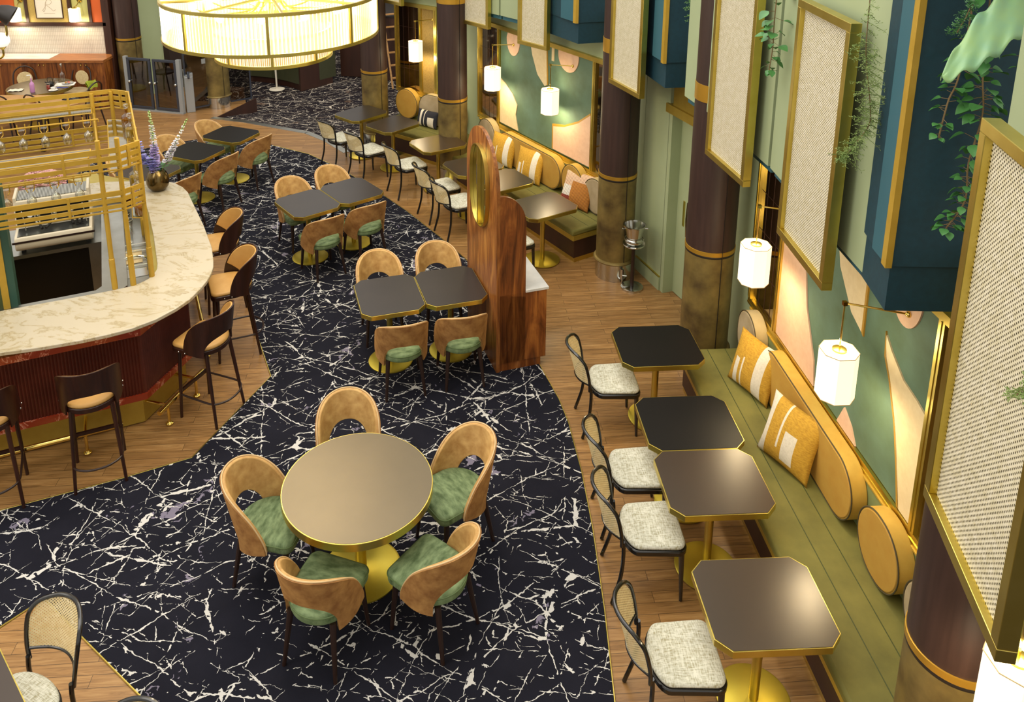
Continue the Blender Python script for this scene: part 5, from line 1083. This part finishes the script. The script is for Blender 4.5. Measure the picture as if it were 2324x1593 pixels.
bo = thing('menu_stack', 'black and white patterned papers at the corner of the light wood table', 'papers', (-7.15, 13.95, .75), -20); MB().box(-.2, .2, -.08, .08, 0, .012).build('paper_sheet', 'carpet_black', bo, 0)

# ------------------------------------------------------------ pendant with globes at top left
pn = thing('globe_pendant', 'brass pendant with white globes and a black metal shade at the top left corner', 'lamp', (-4.75, 8.0, 0))
MB().tube([(-.25, 0, 3.05), (-.25, 0, 7.0)], .014, 10).build('stem', 'polished_brass', pn)
MB().tube(tubepath((-.25, 0, 3.05), (-.10, 0, 3.02), (.0, 0, 3.05), (.01, 0, 3.14)), .011, 8).build('curved_arm', 'polished_brass', pn); MB().tube(tubepath((-.25, 0, 3.2), (.02, 0, 3.22), (.07, 0, 3.28), (.07, 0, 3.42)), .011, 8).build('curved_arm', 'polished_brass', pn)
MB().lathe([(.012, 3.12), (.05, 3.165), (.03, 3.15)], 20, .01, 0).build('globe_cup', 'polished_brass', pn)
MB().ball((.01, 0, 3.215), .075, 24, 16).build('globe', 'globe_glow', pn); MB().ball((-.05, 0, 3.57), .075, 24, 16).build('globe', 'globe_glow', pn)
sh = MB(); sh.lathe([(.02, .09), (.055, .075), (.085, .02), (.105, -.06), (.10, -.06), (.08, .015), (.05, .065)], 24, close=False); s_ = sh.build('black_shade', 'black_trim', pn); s_.location = (.09, -.0, 3.48); s_.rotation_euler = (R(15), R(-55), 0)

# ------------------------------------------------------------ lift gates
gt = thing('lift_gate', 'pair of framed glass lift gates with grey posts at the back of the room', 'gate', (-6.98, 15.75, 0), math.degrees(math.atan2(-.31, 1.16)))
for i, x0 in enumerate((.03, .60)):
    m = MB(); frame_rect(m, x0, x0 + .52, .04, 1.06, .05, -.02, .02); lf_ = m.build('gate_leaf', 'gate_blue', gt, 0, bevel=.006); MB().box(x0 + .05, x0 + .47, -.004, .004, .09, 1.01).build('gate_glass', 'smoked_glass', lf_, 0)
    for sx in (.03, .49): MB().ball((x0 + sx, -.03, .58), .028, 12, 8).build('latch', 'steel', lf_)
MB().box(-.04, .03, -.03, .04, 0, 1.08).build('gate_post', 'gate_grey', gt, 0); MB().box(1.13, 1.21, -.03, .04, 0, 1.08).build('gate_post', 'gate_grey', gt, 0); MB().box(-.04, 1.21, -.04, .05, 0, .03).build('sill', 'gate_grey', gt, 0)
for x0, lab in ((.14, 'grey lift cabinet seen through the left gate'), (1.22, 'grey lift cabinet right of the gates')):
    o = thing('lift_cabinet', lab, 'cabinet', (-6.98 + (x0 + .0) * .966 + .02, 15.75 - x0 * .258 + .06, 0), 22); MB().box(0, .16, .0, .55, 0, .72).build('cabinet_body', 'gate_grey', o, 0, bevel=.01); MB().prism_xz([(0, .72), (.16, .72), (.16, .78), (0, .74)], 0, .55).build('cabinet_top', 'gate_grey', o, 0); MB().tube([(.08, -.1, .72), (.08, .1, .80), (.08, 1.1, 1.0)], .022, 8).build('handrail', 'gate_blue', o)
gs = thing('glass_balustrade', 'dark tinted glass side panel of the lift right of the gates', 'glass panel', (-5.80, 15.55, 0), 35); m = MB(); frame_rect(m, 0, 1.3, .05, 1.18, .03, -.015, .015); m.build('panel_frame', 'gate_blue', gs, 0); MB().box(.03, 1.27, -.004, .004, .08, 1.15).build('panel_glass', 'smoked_glass', gs, 0); MB().box(.35, .75, -.006, -.004, .92, 1.02).build('label_plate', 'gate_grey', gs, 0)

# ------------------------------------------------------------ far room
struct(MB().box(-7.35, 3.5, 24.5, 24.7, -.4, 4.5).build('wall_far', 'dark_wall', smooth=0))
struct(MB().prism([(-7.34, 16.4), (-7.20, 16.4), (-6.72, 17.0), (-6.84, 17.1)], -.4, 4.0).build('wall_left', 'sage', smooth=0))
struct(MB().prism([(-6.72, 17.0), (-6.60, 17.0), (-5.95, 18.6), (-5.2, 19.2), (-5.9, 20.2)], -.4, 4.0).build('wall_stair', 'dark_wall', smooth=0))
rc = thing('reception_counter', 'curved dark green ribbed counter with marble end behind the chandelier', 'counter', (0, 0, 0))
cv = [(-5.85, 18.75), (-5.4, 18.72), (-4.9, 18.55), (-4.45, 18.25), (-4.1, 17.95)]
MB().prism(offset(cv, .0) + offset(cv, -1.0)[::-1], -.15, .95).build('counter_front', 'dark_green_wall', rc, 0); MB().prism(offset(cv, -.05) + offset(cv, -.9)[::-1], -.3, -.15).build('plinth', 'dark_brown', rc, 0); MB().prism([(-4.1, 17.93), (-3.7, 18.42), (-4.1, 19.0), (-4.7, 18.7)], -.29, 1.0).build('marble_end', 'dark_brown', rc, 0)
st_ = thing('floor_stand', 'slender pale stand with a round foot below the chandelier', 'stand', (-4.67, 18.05, -.28)); MB().lathe([(.17, 0), (.17, .012), (.03, .02)], 32).build('round_foot', 'paper', st_); MB().tube([(0, 0, .01), (-.01, 0, 1.3)], .02, 10, taper=[.018, .03]).build('pole', 'paper', st_)
for x, y, w_, dp, h, lab in ((-3.42, 19.2, .62, 3.2, .62, 'low dark cabinet behind the brown column'), (-2.75, 18.9, .9, 2.0, 1.2, 'dark cabinet behind the ladder')):
    o = thing('dark_cabinet', lab, 'cabinet', (x, y, -.29), -10); MB().box(0, w_, 0, dp, 0, h + .3).build('cabinet_body', 'dark_brown', o, 0); MB().box(-.02, w_ + .02, -.02, dp, h + .3, h + .33).build('cabinet_top', 'black_trim', o, 0)
ld = thing('ladder', 'light wooden ladder leaning in front of the dark cabinet', 'ladder', (-2.05, 18.1, -.28), 25)
for x in (-.0, .42): MB().tube([(x + (.02 if x else -.02), 0, .0), (x * .9 + .02, .75, 1.75)], .022, 6).build('side_rail', 'wood_pale', ld)
for k_ in range(6): z = .22 + .27 * k_; MB().box(.0, .42, z / 1.75 * .75 - .04, z / 1.75 * .75 + .04, z - .012, z + .012).build('rung', 'wood_pale', ld, 0)
spot('far_spot', (-3.5, 17.5, 4.2), 120, 110, (1, .82, .6)); spot('left_spot', (-8.3, 15.4, 3.3), 60, 110, (1, .85, .62), (R(12), 0, 0))
spot('stair_spot', (-6.3, 15.0, 3.8), 60, 120, (1, .85, .6))

# ------------------------------------------------------------ hanging plants
pt = struct(MB().prism([(2.02, 3.45), (2.6, 3.45), (2.6, 6.3), (2.05, 6.3)], 4.85, 5.0).build('trim_70', 'teal_dark', smooth=0))
struct(MB().prism([(1.9, 7.3), (2.4, 7.3), (2.3, 8.6), (1.8, 8.6)], 4.85, 5.0).build('trim_71', 'teal_dark', smooth=0))
def leaf(mb, p, d, w, curl=.25):
    p = Vector(p); d = Vector(d); L = d.length; u = d.cross(Vector((random.uniform(-.3, .3), random.uniform(-.3, .3), 1))).normalized(); nrm = u.cross(d).normalized(); n = 6; vs = []
    for i in range(n + 1):
        t = i / n; hw = w * math.sin(math.pi * (t ** .85)) * .5 + .0002; c = p + d * t - nrm * curl * L * t * t
        vs += [tuple(c - u * hw + nrm * hw * .25), tuple(c), tuple(c + u * hw + nrm * hw * .25)]
    mb.add(vs, [(3 * i + k, 3 * i + k + 1, 3 * i + k + 4, 3 * i + k + 3) for i in range(n) for k in (0, 1)])
def vine(label, pts, n_leaf, size, mat='leaf_green', side=None):
    t = thing('trailing_vine', label, 'plant', pts[0]); o = Vector(pts[0]); path = tubepath(*[tuple(Vector(p) - o) for p in pts], n=12); MB().tube(path, .004, 6).build('vine_stem', 'vine_stem', t)
    m = MB(); br = MB(); N = len(path)
    for k in range(n_leaf):
        i = int(N * (k + .5) / n_leaf); p = Vector(path[min(i, N - 1)]); a = random.uniform(0, 6.283); s_ = size * random.uniform(.6, 1.1) * (1.1 - .5 * i / N); q = p + Vector((math.cos(a) * .04, math.sin(a) * .04, random.uniform(-.02, .02))) * (s_ / .06)
        br.tube([tuple(p), tuple(q)], .0015, 4); leaf(m, q, (math.cos(a) * s_, math.sin(a) * s_, random.uniform(-.6, .1) * s_), s_ * .92)
    br.build('leaf_stalks', 'vine_stem', t, 0); m.build('leaves', mat, t, 60); return t
vine('long leafy vine hanging over the dark teal bay', [(2.33, 3.84, 4.85), (2.34, 3.80, 4.1), (2.36, 3.78, 3.85), (2.33, 3.78, 3.6), (2.34, 3.78, 3.4), (2.27, 3.78, 3.26)], 130, .078)
vine('shorter side strand of the leafy vine over the teal bay', [(2.28, 3.84, 4.85), (2.24, 3.80, 4.1), (2.20, 3.80, 3.9), (2.18, 3.80, 3.72)], 40, .062)
vine('thin leafy vine hanging between two cane panels', [(2.05, 5.75, 4.85), (2.03, 5.75, 3.95), (2.035, 5.75, 3.7), (2.02, 5.75, 3.5)], 44, .09)
vine('leaf sprig near the top right corner beside the big leaf', [(2.50, 3.7, 4.85), (2.48, 3.7, 4.2), (2.46, 3.7, 4.08)], 8, .09)
def fern(label, pts, n, size, mat='fern_green'):
    t = thing('fern_trail', label, 'plant', pts[0]); o = Vector(pts[0]); path = tubepath(*[tuple(Vector(p) - o) for p in pts], n=14); MB().tube(path, .003, 5).build('fern_stem', 'vine_stem', t); m = MB(); N = len(path)
    for k in range(n):
        p = Vector(path[min(N - 1, int(N * k / n))]); a = random.uniform(0, 6.283); L = size * random.uniform(.4, 1.2); d = Vector((math.cos(a), math.sin(a) * .6, random.uniform(-.9, .2))) * L; q = p + d; m.tube([tuple(p), tuple(q)], .0012, 3)
        for j in range(7):
            b_ = p + d * (j + 1) / 7; e = Vector((random.uniform(-1, 1), random.uniform(-1, 1), random.uniform(-1, .6))).normalized() * .018; m.add([tuple(b_), tuple(b_ + e + Vector((.001, 0, .002))), tuple(b_ + e - Vector((.001, 0, .002)))], [(0, 1, 2)])
            e = Vector((random.uniform(-1, 1), random.uniform(-1, 1), random.uniform(-1, .6))).normalized() * .018; m.add([tuple(b_), tuple(b_ + e + Vector((0, .001, .002))), tuple(b_ + e - Vector((0, .001, .002)))], [(0, 1, 2)])
    m.build('fern_fronds', mat, t, 0); return t
fern('feathery asparagus fern trailing beside the second cane panel', [(2.02, 4.35, 4.85), (2.00, 4.28, 4.15), (2.02, 4.28, 3.95), (2.06, 4.28, 3.75), (2.07, 4.28, 3.62), (2.0, 4.28, 3.50), (1.95, 4.28, 3.42)], 190, .085)
fern('small bright fern sprig at the top beside the dark bay', [(1.98, 7.8, 4.85), (1.97, 7.8, 3.9), (1.98, 7.8, 3.62), (1.96, 7.8, 3.45)], 60, .08, 'leaf_bright')
fern('light fern sprig in front of the huge cane panel, upper one', [(1.76, 2.35, 4.31), (1.70, 2.34, 4.24), (1.66, 2.34, 4.14)], 30, .05)
fern('light fern sprig in front of the huge cane panel, lower one', [(1.76, 2.25, 4.31), (1.70, 2.22, 4.0), (1.69, 2.22, 3.6), (1.62, 2.22, 3.45)], 70, .045)
bl = thing('staghorn_leaf', 'big pale wavy leaf drooping over the teal bay at the top right', 'plant', (2.42, 3.62, 4.45)); 
def bf(u, v):
    t = u; w = .15 * math.sin(math.pi * min(1, .12 + t * .88)) ** .7; x = -.44 * t; z = -.05 - .30 * t ** 1.7; s_ = (v - .5) * 2; return (x + .10 * s_ * w / .15 * .3, -.02 - .10 * t + s_ * w * .5, z + s_ * w * .75 + .018 * math.sin(t * 26 + v * 3) * abs(s_))
MB().grid(bf, 40, 10).build('leaf_blade', 'leaf_pale', bl, 80, solid=.003)
fern('small fern frond tip above the big pale leaf', [(2.22, 3.75, 4.40), (2.19, 3.74, 4.32), (2.16, 3.74, 4.25)], 26, .045, 'leaf_green')

# ------------------------------------------------------------ groups of repeats
GR = {'dining_table': 'clipped-corner brass rimmed dining tables', 'velvet_chair': 'tan and green velvet dining chairs', 'cane_chair': 'black framed cane back chairs', 'bar_stool': 'dark wood bar stools', 'throw_pillow': 'throw pillows on the benches', 'wall_lamp': 'octagonal wall lamps', 'cane_screen': 'brass framed cane panels on the mezzanine front', 'round_column': 'round clad columns', 'decanter': 'decanters on the rack shelves', 'bistro_chair': 'bistro chairs around the breakfast table', 'glass_tumbler': 'glasses on the steel work counter', 'delphinium_stem': 'delphinium stems in the bronze vase', 'banquette': 'olive velvet benches', 'wall_mirror': 'bronze wall mirrors', 'wall_mural': 'abstract wall murals', 'foot_rail': 'brass foot rails of the bar', 'fern_trail': 'trailing ferns', 'trailing_vine': 'trailing vines', 'lift_cabinet': 'grey lift cabinets', 'dark_cabinet': 'dark cabinets in the far room'}
for o in col.objects:
    if o.parent is None and 'category' in o:
        g = GR.get(o.name.split('.')[0])
        if g: o['group'] = g
